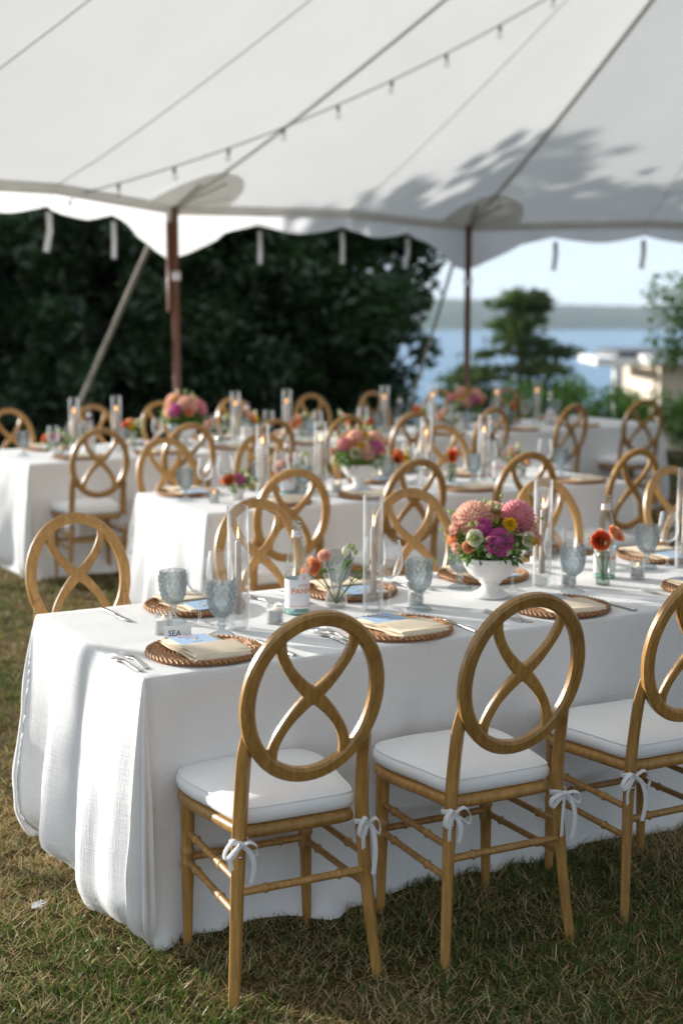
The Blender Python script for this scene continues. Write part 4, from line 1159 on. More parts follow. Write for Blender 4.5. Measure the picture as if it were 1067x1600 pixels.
def leaf_set(name, items, m, seed):
    """pointed leaves with a fold: items of (pos, direction, length)"""
    g = random.Random(seed); mb = MB()
    for pos, d, L in items:
        v = [(0, 0, 0), (-L * 0.2, L * 0.35, L * 0.06), (0, L * 0.38, 0), (L * 0.2, L * 0.35, L * 0.06), (-L * 0.14, L * 0.72, L * 0.02), (0, L * 0.75, -L * 0.03), (L * 0.14, L * 0.72, L * 0.02), (0, L, -L * 0.12)]
        f = [(0, 2, 1), (0, 3, 2), (1, 2, 5, 4), (2, 3, 6, 5), (4, 5, 7), (5, 6, 7)]
        q = Vector(d).normalized().to_track_quat('Y', 'Z').to_matrix().to_4x4()
        mtx = Matrix.Translation(pos) @ q @ Matrix.Rotation(g.uniform(-1, 1), 4, 'Y')
        mb.add([tuple(mtx @ Vector(p)) for p in v], f)
    return mb.mesh(name, m)
def rnd_leaves(g, n, c, rad, L):
    out = []
    for k in range(n):
        d = Vector((g.gauss(0, 1), g.gauss(0, 1), g.gauss(0.15, 0.8))).normalized()
        q = g.random() ** 0.35
        pp = Vector(c) + Vector((d.x * rad[0], d.y * rad[1], d.z * rad[2])) * q
        if rad[0] > 0.11: pp.z = max(pp.z, 0.146)          # stay above the bowl rim
        out.append((pp, d + Vector((g.uniform(-.5, .5), g.uniform(-.5, .5), g.uniform(-.4, .4))), L * g.uniform(0.6, 1.3)))
    return out
LEAVES_A = leaf_set('bouquet_leaves', rnd_leaves(random.Random(1), 420, (0, 0, 0.178), (0.125, 0.125, 0.070), 0.036), 'leaf', 1)
def sprigs(g, n):
    out = []
    for k in range(n):
        a = g.uniform(0, 2 * PI); up = g.uniform(-0.15, 0.9); d = Vector((math.cos(a), math.sin(a), up)).normalized()
        for j in range(9):
            t = 0.55 + 0.07 * j
            p = Vector((0, 0, 0.165)) + d * 0.17 * t * (0.8 + 0.3 * g.random()) + Vector((0, 0, -0.03 * t * t))
            out.append((p, d + Vector((g.uniform(-1, 1), g.uniform(-1, 1), g.uniform(-1, 1))) * 0.9, 0.018 * g.uniform(0.7, 1.4)))
    return out
LEAVES_B = leaf_set('bouquet_fillers', sprigs(random.Random(6), 26) + rnd_leaves(random.Random(2), 520, (0, 0, 0.180), (0.142, 0.138, 0.078), 0.015), 'leaf_pale', 2)
BOWL = MB().add(*lathe([(0.001, 0.004), (0.064, 0.0), (0.069, 0.003), (0.068, 0.009), (0.060, 0.013), (0.042, 0.022), (0.031, 0.034), (0.030, 0.042), (0.036, 0.050), (0.040, 0.053), (0.039, 0.057), (0.055, 0.066), (0.078, 0.085), (0.092, 0.108), (0.098, 0.128), (0.1035, 0.137), (0.104, 0.142), (0.099, 0.143), (0.094, 0.135), (0.085, 0.11), (0.05, 0.08), (0.001, 0.075)], 56)).mesh('compote_bowl', 'ceramic', True, 45)
def stemtube(mb, a, b, r=0.0016, bend=0.02):
    a, b = Vector(a), Vector(b); m = a.lerp(b, 0.55) + Vector((0, 0, bend))
    mb.add(*tube(spline([a, m, b], 4), r, 5))
def bouquet(items, hue_leaf=('leaf', 'leaf_pale')):
    t = thing('flower_compote', 'flowers in a white footed bowl', 'flowers')
    obj('bowl', BOWL, t)
    fo = obj('foliage', LEAVES_A, t); tag(fo, kind='stuff')
    fi = obj('filler_greens', LEAVES_B, t); tag(fi, kind='stuff')
    mb = MB()
    for it in items:
        flower(it[0], t, it[1], it[2], it[3])
        stemtube(mb, (it[1][0] * 0.25, it[1][1] * 0.25, 0.10), Vector(it[1]) - Vector(it[2]).normalized() * 0.006, 0.0018, 0.005)
    obj('stems', mb.mesh('bouquet_stems', 'stem'), t)
    return t
B1 = [('blush_dahlia', (-0.063, -0.015, 0.275), (-0.25, -0.75, 0.75), 0.95), ('pink_dahlia', (0.090, -0.01, 0.280), (0.45, -0.65, 0.65), 0.90), ('magenta_dahlia', (0.018, -0.098, 0.205), (0.0, -1, 0.30), 1.02),
      ('yellow_zinnia', (0.052, -0.085, 0.262), (0.1, -0.8, 0.6), 1.15), ('white_lisianthus', (-0.066, -0.105, 0.222), (-0.2, -1, 0.25), 1.0), ('white_lisianthus', (0.118, -0.075, 0.212), (0.45, -0.95, 0.2), 0.95),
      ('blush_rose', (-0.125, -0.03, 0.245), (-0.7, -0.6, 0.4), 1.0), ('peach_rose', (-0.130, -0.02, 0.205), (-0.8, -0.6, 0.1), 0.9), ('blush_rose', (-0.115, 0.0, 0.280), (-0.6, -0.4, 0.8), 0.9), ('blush_rose', (-0.122, -0.055, 0.178), (-0.7, -0.7, 0.0), 0.8),
      ('magenta_dahlia', (-0.035, -0.075, 0.255), (-0.1, -0.9, 0.5), 0.62), ('blush_rose', (0.140, -0.04, 0.235), (0.8, -0.5, 0.3), 1.1), ('yellow_zinnia', (0.132, -0.068, 0.205), (0.7, -0.7, 0.1), 0.85),
      ('bud', (-0.003, -0.03, 0.318), (0.1, -0.1, 1), 1.0), ('bud', (0.010, -0.035, 0.302), (0.3, -0.2, 1), 1.2), ('bud', (-0.022, -0.01, 0.325), (-0.2, 0, 1), 0.9), ('bud', (-0.135, -0.03, 0.292), (-0.7, -0.2, 0.8), 1.1), ('bud', (-0.060, -0.10, 0.262), (-0.1, -0.4, 1), 0.9), ('bud', (-0.078, -0.10, 0.258), (-0.4, -0.3, 0.9), 0.9), ('bud', (0.075, -0.10, 0.190), (0.1, -0.5, 0.8), 0.9), ('bud', (-0.165, -0.02, 0.235), (-1, -0.2, 0.3), 0.8), ('bud', (0.165, -0.03, 0.275), (0.9, -0.2, 0.6), 0.8), ('bud', (0.03, -0.02, 0.345), (0.2, 0, 1), 0.8), ('blush_rose', (0.155, -0.05, 0.205), (0.9, -0.5, 0.0), 0.8), ('peach_rose', (-0.085, -0.095, 0.190), (-0.4, -1, 0.1), 0.75), ('small_daisy', (0.045, -0.125, 0.178), (0.2, -1, 0.1), 1.1), ('small_daisy', (-0.02, -0.122, 0.165), (-0.1, -1, 0.2), 1.1), ('small_daisy', (0.015, -0.05, 0.315), (0.1, -0.7, 0.7), 1.1),
      ('blush_dahlia', (0.01, 0.085, 0.262), (0.0, 0.8, 0.7), 0.95), ('pink_dahlia', (-0.085, 0.075, 0.235), (-0.6, 0.7, 0.4), 0.8), ('white_lisianthus', (0.095, 0.085, 0.23), (0.6, 0.7, 0.4), 1.1), ('magenta_dahlia', (0.05, 0.105, 0.205), (0.3, 0.9, 0.2), 0.8)]
BOUQ1 = bouquet(B1)
B2 = [('blush_dahlia', (-0.03, -0.05, 0.290), (0, -0.6, 0.8), 0.78), ('blush_dahlia', (0.085, -0.03, 0.275), (0.4, -0.6, 0.7), 0.8), ('blush_dahlia', (0.015, -0.105, 0.215), (0.1, -1, 0.3), 0.68), ('pink_dahlia', (-0.095, -0.04, 0.255), (-0.5, -0.7, 0.5), 0.62), ('white_lisianthus', (0.035, -0.06, 0.265), (0.2, -0.8, 0.6), 1.2), ('peach_rose', (-0.06, -0.08, 0.250), (-0.3, -0.8, 0.5), 1.0), ('blush_rose', (-0.155, -0.02, 0.215), (-0.9, -0.4, 0.2), 1.0), ('blush_rose', (0.155, -0.02, 0.255), (0.9, -0.3, 0.4), 1.0), ('white_bud', (-0.06, 0.0, 0.330), (-0.2, 0, 1), 1.0), ('bud', (0.12, 0.0, 0.315), (0.6, 0, 1), 1.1), ('bud', (-0.14, 0, 0.295), (-0.7, 0, 0.8), 1.1), ('yellow_zinnia', (-0.02, -0.10, 0.250), (-0.1, -0.9, 0.4), 0.9),
      ('white_lisianthus', (-0.05, -0.10, 0.215), (-0.2, -1, 0.2), 1.2), ('magenta_dahlia', (0.06, -0.095, 0.235), (0.3, -0.9, 0.3), 0.85), ('yellow_zinnia', (0.015, -0.06, 0.30), (0, -0.6, 0.8), 1.1), ('peach_rose', (0.125, -0.03, 0.225), (0.8, -0.5, 0.3), 1.1), ('white_lisianthus', (-0.125, -0.02, 0.235), (-0.7, -0.5, 0.4), 1.2),
      ('bud', (0.03, 0, 0.335), (0.1, 0, 1), 1.2), ('bud', (0.07, 0.02, 0.325), (0.3, 0, 1), 1.2), ('blush_dahlia', (0.0, 0.08, 0.26), (0, 0.8, 0.6), 0.9), ('pink_dahlia', (0.09, 0.07, 0.24), (0.7, 0.6, 0.4), 0.8), ('white_lisianthus', (-0.09, 0.075, 0.24), (-0.7, 0.6, 0.4), 1.2)]
BOUQ2 = bouquet(B2)
def bud_vase(body, m, items, leaves, name='bud_vase'):
    t = thing(name, 'bud vase', 'flowers')
    obj('vase', body, t)
    mb = MB(); g = random.Random(len(items))
    for k, it in enumerate(items):
        o = flower(it[0], t, it[1], it[2], it[3])
        stemtube(mb, (g.uniform(-0.006, 0.006), g.uniform(-0.006, 0.006), 0.012), Vector(it[1]) - Vector(it[2]).normalized() * 0.008, 0.0016, 0.012)
    obj('stems', mb.mesh('vase_stems', 'stem'), t)
    if leaves: 
        l = obj('leaves', leaf_set('vase_leaves', leaves, 'leaf', 3), t); tag(l, kind='stuff')
    return t
def ribbed(r, z, a): return r * (1 + 0.05 * math.cos(10 * a)) if z < 0.06 else r
V_GLASS = MB().add(*lathe([(0.001, 0.004), (0.026, 0.0), (0.033, 0.004), (0.036, 0.02), (0.033, 0.045), (0.022, 0.066), (0.018, 0.075), (0.021, 0.09), (0.030, 0.118), (0.033, 0.13), (0.0315, 0.13), (0.028, 0.117), (0.019, 0.09), (0.016, 0.075), (0.020, 0.064), (0.030, 0.044), (0.033, 0.02), (0.030, 0.008), (0.001, 0.008)], 60, False, ribbed)).mesh('hourglass_vase', 'thick_glass')
M['frost'] = translucent_mat('frosted_glass', (0.62, 0.68, 0.63), (0.72, 0.78, 0.72), 0.5, var=0.03, gloss=0.08)
M['frost_glass'] = thin_glass('misted_glass', (0.86, 0.90, 0.88), (0.60, 0.66, 0.64), rough=0.25, ior=1.45)
V_CYL = MB().add(*lathe([(0.001, 0.003), (0.024, 0.0), (0.0265, 0.004), (0.0268, 0.10), (0.0255, 0.112), (0.022, 0.118), (0.0218, 0.128), (0.0235, 0.131), (0.020, 0.130), (0.020, 0.116), (0.024, 0.10), (0.024, 0.006), (0.001, 0.006)], 36)).mesh('bottle_vase', 'frost_glass')
V_POT = MB().add(*lathe([(0.001, 0.003), (0.026, 0.0), (0.030, 0.004), (0.036, 0.04), (0.040, 0.062), (0.041, 0.066), (0.037, 0.066), (0.033, 0.05), (0.001, 0.045)], 32)).mesh('small_pot', 'ceramic')
gl = random.Random(9)
VASE1 = bud_vase(V_GLASS, None, [('peach_rose', (-0.072, -0.02, 0.140), (-0.5, -0.9, 0.3), 1.0), ('peach_rose', (-0.098, 0.0, 0.112), (-0.8, -0.5, 0.1), 1.0), ('blush_rose', (-0.038, 0.0, 0.172), (-0.2, -0.8, 0.6), 0.9), ('blush_rose', (-0.090, 0.02, 0.155), (-0.6, -0.4, 0.6), 0.6), ('white_bud', (0.030, 0.0, 0.172), (0.1, 0, 1), 1.15), ('bud', (0.052, 0.0, 0.190), (0.3, 0, 1), 1.1), ('bud', (0.062, -0.01, 0.178), (0.4, 0, 1), 0.9), ('bud', (0.044, 0.01, 0.198), (0.2, 0, 1), 0.8), ('bud', (0.095, -0.02, 0.135), (0.9, 0, 0.4), 0.6), ('bud', (0.110, -0.02, 0.150), (0.9, 0, 0.6), 0.55), ('bud', (0.120, -0.02, 0.128), (1, 0, 0.2), 0.5)],
                 [((-0.02, -0.01, 0.12), (-1, 0, 0.1), 0.055), ((0.02, -0.01, 0.11), (0.3, 0, 1), 0.06), ((0.03, 0, 0.13), (0.5, -0.2, 0.7), 0.05), ((0.0, -0.01, 0.125), (-0.6, -0.4, 0.2), 0.045), ((0.05, -0.01, 0.12), (1, 0, 0), 0.03), ((0.06, -0.01, 0.105), (0.8, 0, -0.4), 0.028), ((0.04, -0.01, 0.10), (0.6, -0.4, -0.5), 0.03), ((0.07, -0.02, 0.12), (0.9, 0, 0.3), 0.022)])
VASE2 = bud_vase(V_CYL, None, [('coral_ranunculus', (-0.016, -0.022, 0.165), (-0.1, -1, 0.15), 1.05), ('peach_ranunculus', (0.040, 0.0, 0.183), (0.55, -0.5, 0.7), 1.08), ('small_daisy', (-0.062, -0.01, 0.178), (-0.5, -0.6, 0.5), 1.0), ('bud', (-0.002, -0.035, 0.150), (0.1, -0.5, 0.9), 0.8), ('blush_rose', (-0.010, 0.02, 0.198), (0, 0, 1), 0.45)],
                 [((0.0, -0.01, 0.13), (-0.9, -0.2, 0.3), 0.03), ((-0.01, -0.01, 0.128), (-0.8, -0.3, -0.1), 0.028), ((0.01, -0.01, 0.13), (-0.3, -0.5, 0.4), 0.025)])
VASE3 = bud_vase(V_GLASS, None, [('coral_ranunculus', (-0.05, -0.02, 0.165), (-0.4, -0.8, 0.4), 1.0), ('yellow_zinnia', (0.0, -0.03, 0.165), (0, -0.9, 0.4), 1.2), ('white_lisianthus', (0.04, -0.01, 0.185), (0.4, -0.6, 0.7), 1.2), ('peach_rose', (-0.02, 0.0, 0.195), (-0.2, -0.5, 0.8), 1.1), ('white_bud', (0.06, 0, 0.20), (0.4, 0, 1), 1.1)], rnd_leaves(gl, 40, (0.0, 0, 0.145), (0.07, 0.06, 0.04), 0.035))
POSY = bud_vase(V_POT, None, [('coral_ranunculus', (-0.045, -0.03, 0.105), (-0.4, -0.8, 0.5), 1.0), ('magenta_dahlia', (0.01, -0.03, 0.11), (0.1, -0.8, 0.6), 0.62), ('peach_rose', (-0.07, 0.0, 0.10), (-0.8, -0.3, 0.5), 0.9), ('white_lisianthus', (0.055, -0.02, 0.11), (0.5, -0.6, 0.6), 0.9), ('bud', (0.03, 0, 0.14), (0.1, 0, 1), 1.2)], rnd_leaves(gl, 90, (0.01, 0, 0.095), (0.085, 0.075, 0.045), 0.036), 'flower_posy')
# ------------------------------------------------------------------ chairs
def chair_at(fr, u, v, far, label, group, yaw=0.0, top=True):
    """u, v: table frame position of the top of the back ring"""
    a = fr.a + R(yaw) + (PI if far else 0)
    fwd = Vector((-math.sin(a), math.cos(a)))
    q = Vector(fr.p(u, v)[:2]) + fwd * (0.325 if top else 0.246)
    NCH[0] += 1
    return place(CHAIRS[NCH[0] % 4], (q.x, q.y, 0), a, label, group)
G1 = 'infinity chairs'
N1 = [(0.255, -0.453, 'honey wood infinity chair at the bare table end, behind the SEA place card setting', -3.5), (0.842, -0.525, 'honey wood infinity chair between two others on the side facing the dahlia compote', -2.5), (1.46, -0.525, 'honey wood infinity chair pulled up before the orange ranunculus vase', -2.0)]
for u, v, lab, yw in N1: chair_at(T1, u, v, False, lab, G1, yw, False)
F1 = [(0.285, 1.40, 'infinity chair facing the SEA card at the bare table corner, backed by grass', 0), (1.03, 1.44, 'infinity chair behind the water bottle that stands near the peach rose vase', 3), (1.735, 1.43, 'infinity chair facing the table between candle shade and dahlia compote', -2), (2.43, 1.44, 'infinity chair facing the table behind the tall candle next to the dahlia compote', 2), (3.25, 1.54, 'infinity chair facing the table beyond the orange ranunculus vase', 4)]
for u, v, lab, yw in F1: chair_at(T1, u, v, True, lab, G1, yw)
for k, (u, v) in enumerate([(0.231, -0.49), (0.976, -0.39), (1.668, -0.378), (2.30, -0.50)]):
    chair_at(T2, u, v, False, 'infinity chair with its back towards the SEA table, at the middle table', 'chairs at the near side of the middle table', (-4, 3, -2, 5)[k])
for k, (u, v) in enumerate([(0.33, 1.34), (0.97, 1.36), (1.62, 1.36), (2.27, 1.38)]):
    chair_at(T2, u, v, True, 'infinity chair at the middle table with its back to the longest table', 'chairs at the far side of the middle table', (2, -5, 4, -3)[k])
for k, u in enumerate([0.27, 0.92, 1.56, 2.20, 2.76, 3.58, 4.36, 5.25]):
    chair_at(T3, u, -0.50 + 0.05 * math.sin(k * 3), False, 'infinity chair with its back to the middle table, at the longest table', 'chairs at the near side of the longest table', (-9, -3, 4, 2, -4, 5, 6, -16)[k])
for k, u in enumerate([0.50, 1.22, 1.86, 2.65, 3.46, 4.14, 4.87, 5.56]):
    chair_at(T3, u, (1.56, 1.62, 1.70, 1.86, 1.86, 1.86, 1.80, 1.60)[k], True, 'infinity chair at the longest table with its back to the dark wood', 'chairs backed by the wood', (3, -4, 2, 5, -3, 4, -2, 3)[k])

# ------------------------------------------------------------------ table settings
ZT = TZ + 0.0012
def setting(fr, u, v, far, labs, grp, napkin_yaw=0.0, card=True):
    a = fr.a + (PI if far else 0)
    x, y, z = fr.p(u, v, ZT)
    place(CHARGER, (x, y, z), random.uniform(0, 6.28), labs[0], grp and grp + ' chargers')
    place(NAPKIN, (x, y, z + 0.0085), a + R(napkin_yaw), labs[1], grp and grp + ' napkins', 1.1)
    if card:
        f = Vector((-math.sin(a + R(napkin_yaw)), math.cos(a + R(napkin_yaw))))
        c = place(CARD, (x + f.x * 0.078, y + f.y * 0.078, z + 0.0255), a + R(napkin_yaw), labs[2], grp and grp + ' menu cards')
        c.rotation_euler = (R(-1.5), 0, a + R(napkin_yaw))
def pair(a, b): return [b + ' ' + a] 
def ch(where): return ['round woven rattan charger ' + where, 'folded cream napkin ' + where, 'pale blue menu card tucked in the napkin ' + where]
setting(T1, 0.253, 0.175, False, ch('beside the SEA place card'), None, -2)
setting(T1, 0.896, 0.150, False, ch('between rose vase and dahlia compote'), None, 3)
setting(T1, 1.531, 0.165, False, ch('between dahlia compote and ranunculus'), None, -4)
setting(T1, 0.488, 0.780, True, ch('across from the SEA place card'), None, 4)
setting(T1, 1.060, 0.745, True, ch('behind the peach rose bud vase'), None, -3)
setting(T1, 1.645, 0.765, True, ch('behind the white dahlia compote'), None, 2)
setting(T1, 2.505, 0.764, True, ch('behind the ranunculus vase and votive'), None, 3)
setting(T1, 2.20, 0.165, False, ch('past the ranunculus vase'), None, -3)
def fk(u, v, lab, yaw=0.0, far=False, p=FORK):
    place(p, T1.p(u, v, ZT), T1.a + R(yaw) + (PI if far else 0), lab, None)
fk(0.010, 0.165, 'outer steel fork by the bare table end, beyond the SEA charger', 3); fk(0.045, 0.185, 'inner steel fork next to the charger by the SEA place card', -3)
fk(0.665, 0.160, 'outer steel fork beside the charger before the rose vase', 4); fk(0.698, 0.180, 'inner steel fork beside the charger before the rose vase', -2)
fk(1.300, 0.160, 'outer steel fork in front of the dahlia compote', 3); fk(1.332, 0.145, 'inner steel fork in front of the dahlia compote', -4)
fk(1.985, 0.170, 'steel fork beside the charger beyond the ranunculus vase', 3)
fk(0.460, 0.130, 'steel knife on the charger side nearest the rose vase', 2, False, KNIFE); fk(1.100, 0.130, 'steel knife beside the charger before the dahlia compote', -2, False, KNIFE); fk(1.728, 0.130, 'steel knife beside the charger before the ranunculus vase', 2, False, KNIFE)
fk(0.215, 0.790, 'steel knife lying at the far corner of the bare table end', 2, True, KNIFE); fk(0.850, 0.760, 'steel knife lying behind the water bottle', 3, True, KNIFE); fk(1.35, 0.745, 'steel knife lying beside the foot of the compote', -3, True, KNIFE)
fk(0.735, 0.76, 'steel fork lying behind the PANNA bottle and votive', 4, True); fk(1.29, 0.74, 'steel fork lying beyond the wine glasses by the taper', -4, True); fk(1.90, 0.78, 'steel fork lying behind the frosted vase', 3, True)
def put(proto, fr, u, v, lab, grp=None, rz=0.0, sc=1.0, dz=0.0, world=False):
    return place(proto, fr.p(u, v, ZT + dz), rz if world else fr.a + rz, lab, grp, sc)
put(GOBLET, T1, 0.336, 0.600, 'blue pressed glass goblet behind the votive next to the SEA card'); put(GOBLET, T1, 0.387, 0.345, 'blue pressed glass goblet over the charger with the SEA card')
put(GOBLET, T1, 1.121, 0.385, 'blue pressed glass goblet between taper candle and compote'); put(GOBLET, T1, 1.751, 0.372, 'blue pressed glass goblet between compote and ranunculus vase')
put(GOBLET, T1, 2.300, 0.610, 'darker blue goblet behind the lit votive by the ranunculus'); put(GOBLET, T1, 1.446, 0.625, 'blue goblet half hidden behind the white compote')
put(GOBLET, T1, 0.97, 0.66, 'blue goblet half hidden behind the peach rose vase')
put(WINE[0], T1, 0.401, 0.540, 'shorter clear wine glass beside the goblet behind the SEA card'); put(WINE[1], T1, 0.462, 0.520, 'taller clear wine glass before the candle shade nearest the SEA card')
put(WINE[1], T1, 1.040, 0.440, 'clear wine glass in front of the taper by the rose vase'); put(WINE[0], T1, 1.075, 0.600, 'clear wine glass behind the taper by the rose vase')
put(WINE[0], T1, 1.755, 0.480, 'clear wine glass beside the bouquet and its candle shade'); put(WINE[1], T1, 1.585, 0.500, 'clear wine glass hidden behind the dahlia bouquet'); put(WINE[0], T1, 2.388, 0.590, 'clear wine glass next to the darker blue goblet')
for k, (u, v, w) in enumerate([(0.482, 0.425, 'behind the goblet of the SEA setting'), (0.985, 0.455, 'between rose vase and compote'), (1.729, 0.520, 'between compote and the goblet by the ranunculus'), (2.433, 0.550, 'next to the darker blue goblet')]):
    put(HURR, T1, u, v, 'tall clear glass candle shade ' + w); put(TAPER, T1, u, v, 'sand coloured taper candle in the glass shade ' + w)
for u, v, w in ((0.250, 0.475, 'beside the SEA place card'), (0.615, 0.440, 'between candle shade and PANNA bottle'), (1.815, 0.475, 'behind the goblet nearest the ranunculus vase'), (2.129, 0.465, 'close beside the ranunculus vase'), (1.165, 0.475, 'behind the goblet between taper and compote')):
    put(VOTIVE, T1, u, v, 'small white votive candle in a clear cup ' + w)
put(BOTTLE, T1, 0.745, 0.535, 'water bottle lettered PANNA beside the peach rose vase', None, 0.62, 1.0, 0, True)
put(BOTTLE, T1, 2.035, 0.540, 'water bottle half hidden behind the ranunculus vase', None, 0.0, 1.0, 0, True)
put(BOUQ1, T1, 1.458, 0.455, 'white footed bowl of dahlias with a magenta ball dahlia in front', None, 0.0, 1.0, 0, True)
put(VASE1, T1, 0.905, 0.560, 'hourglass bud vase of peach roses and white lisianthus buds', None, 0.0, 1.0, 0, True)
put(VASE2, T1, 1.936, 0.430, 'frosted bottle vase with two orange ranunculus', None, 0.0, 1.0, 0, True)
put(PLACECARD, T1, 0.255, 0.375, 'white folded place card lettered SEA beside the charger', None, R(-26), 0.9)

def dress(fr, grpname, near, far, goblets, wines, hurr, tapers, vots, bottles):
    w = 'on the ' + grpname
    for u in near: setting(fr, u, 0.17, False, ['round rattan charger on the near edge ' + w[2:].replace('the', 'of the', 1).strip(), 'folded cream napkin on a near-side charger ' + w, 'blue menu card on a near-side napkin ' + w], grpname + ' near', random.uniform(-5, 5))
    for u in far: setting(fr, u, fr.W - 0.18, True, ['round rattan charger on the far edge of the ' + grpname, 'folded cream napkin on a far-side charger ' + w, 'blue menu card on a far-side napkin ' + w], grpname + ' far', random.uniform(-5, 5))
    for u, v in goblets: put(GOBLET, fr, u, v, 'blue pressed glass goblet ' + w, 'goblets ' + w)
    for k, (u, v) in enumerate(wines): put(WINE[k % 2], fr, u, v, ('shorter' if k % 2 == 0 else 'taller') + ' clear wine glass ' + w, ('shorter' if k % 2 == 0 else 'taller') + ' wine glasses ' + w)
    for u, v in hurr: put(HURR, fr, u, v, 'tall clear glass candle shade ' + w, 'candle shades ' + w)
    for u, v in hurr: put(TAPER, fr, u, v, 'sand coloured lit taper candle in its shade ' + w, 'taper candles ' + w)
    for u, v in vots: put(VOTIVE, fr, u, v, 'white votive candle in a clear cup ' + w, 'votives ' + w)
    for u, v in bottles: put(BOTTLE, fr, u, v, 'clear water bottle with white label ' + w, 'water bottles ' + w, random.uniform(-0.4, 0.4), 1.0, 0, True)
mid = 'middle table'; lon = 'longest table'
dress(T2, mid, [0.48, 1.02, 1.66, 2.42], [0.22, 0.75, 1.40, 2.08],
      [(0.10, 0.50), (0.72, 0.36), (1.33, 0.50), (1.85, 0.40), (2.50, 0.42), (0.60, 0.64), (1.62, 0.62)], [(0.22, 0.52), (0.30, 0.44), (0.80, 0.55), (0.62, 0.42), (1.48, 0.38), (1.52, 0.58), (2.12, 0.62), (2.36, 0.40)],
      [(0.535, 0.47), (0.885, 0.47), (1.57, 0.47), (1.97, 0.47)], None, [(0.20, 0.36), (0.95, 0.40), (1.30, 0.36), (1.78, 0.56), (2.28, 0.52)], [(0.70, 0.50), (2.03, 0.40)])
put(BOUQ2, T2, 1.13, 0.47, 'white footed bowl of mixed dahlias on the middle table', None, 0.3, 1.0, 0, True)
put(POSY, T2, 0.36, 0.42, 'small posy of coral flowers in a pot at the end of the middle table', None, 0.2, 1.0, 0, True)
put(POSY, T2, 2.18, 0.44, 'small posy of purple and coral flowers beside the middle table bottle', None, 2.6, 1.0, 0, True)
put(VASE1, T2, 0.76, 0.52, 'bud vase of peach roses on the middle table', None, 0.3, 1.05, 0, True)
put(VASE2, T2, 1.70, 0.40, 'frosted vase of orange ranunculus on the middle table', None, 0.6, 1.0, 0, True)
dress(T3, lon, [0.42, 1.02, 1.62, 2.26, 2.86, 3.62, 4.42, 5.12], [0.50, 1.20, 1.88, 2.62, 3.40, 4.10, 4.85, 5.45],
      [(0.18, 0.52), (0.86, 0.40), (1.32, 0.44), (1.98, 0.55), (2.48, 0.42), (3.22, 0.55), (3.52, 0.40), (4.62, 0.55), (4.05, 0.40)], [(0.30, 0.30), (0.60, 0.42), (1.20, 0.50), (1.58, 0.42), (1.80, 0.50), (2.15, 0.50), (2.60, 0.5), (3.0, 0.45), (3.70, 0.52), (3.84, 0.42), (4.40, 0.48), (4.75, 0.45), (5.15, 0.5)],
      [(0.55, 0.50), (0.885, 0.52), (1.87, 0.52), (2.33, 0.52), (3.27, 0.52), (3.77, 0.52), (4.47, 0.52), (4.94, 0.52)], None, [(0.38, 0.36), (1.06, 0.40), (1.50, 0.36), (2.10, 0.40), (2.95, 0.36), (3.62, 0.4), (4.30, 0.38), (5.05, 0.42)], [(0.665, 0.50), (1.96, 0.50), (3.41, 0.50), (5.08, 0.50)])
put(BOUQ2, T3, 1.44, 0.55, 'white footed bowl of mixed flowers on the longest table before a tent pole', None, -0.9, 1.15, 0, True)
put(BOUQ2, T3, 4.14, 0.55, 'white footed bowl of blush dahlias on the longest table', None, 0.0, 1.05, 0, True)
put(POSY, T3, 0.40, 0.48, 'low posy of coral and purple flowers at the end of the longest table', None, 0.0, 1.1, 0, True)
put(VASE3, T3, 1.00, 0.50, 'bud vase of coral and yellow flowers near the low coral posy', None, 0.0, 1.0, 0, True)
put(VASE1, T3, 2.45, 0.50, 'bud vase of peach roses near the middle of the longest table', None, 1.0, 1.0, 0, True)
put(POSY, T3, 3.08, 0.50, 'low posy of mixed flowers halfway along the longest table', None, 1.5, 1.05, 0, True)
put(VASE3, T3, 3.60, 0.48, 'bud vase of yellow and coral flowers beside the blush dahlias', None, 0.5, 1.0, 0, True)
put(VASE2, T3, 4.62, 0.50, 'frosted vase of peach ranunculus between two candle shades', None, 1.0, 1.0, 0, True)
put(VASE1, T3, 1.72, 0.50, 'bud vase of peach roses beside the wide mixed bowl on the longest table', None, 0.2, 1.05, 0, True)
put(VASE3, T3, 2.05, 0.58, 'bud vase of coral and white flowers next to a bottle on the longest table', None, 1.2, 1.0, 0, True)
put(VASE1, T3, 2.80, 0.45, 'bud vase of pale roses between candle shades on the longest table', None, 2.0, 1.0, 0, True)
put(VASE1, T3, 3.95, 0.50, 'bud vase of peach roses beside the blush dahlia bowl', None, 0.4, 1.0, 0, True)
put(VASE3, T2, 1.42, 0.50, 'bud vase of yellow and coral flowers on the middle table', None, 0.8, 0.95, 0, True)
put(VASE1, T2, 2.25, 0.55, 'bud vase of peach roses at the far end of the middle table', None, 0.9, 0.95, 0, True)
put(POSY, T3, 5.38, 0.50, 'low pink posy near the bare end of the longest table', None, 2.0, 1.0, 0, True)

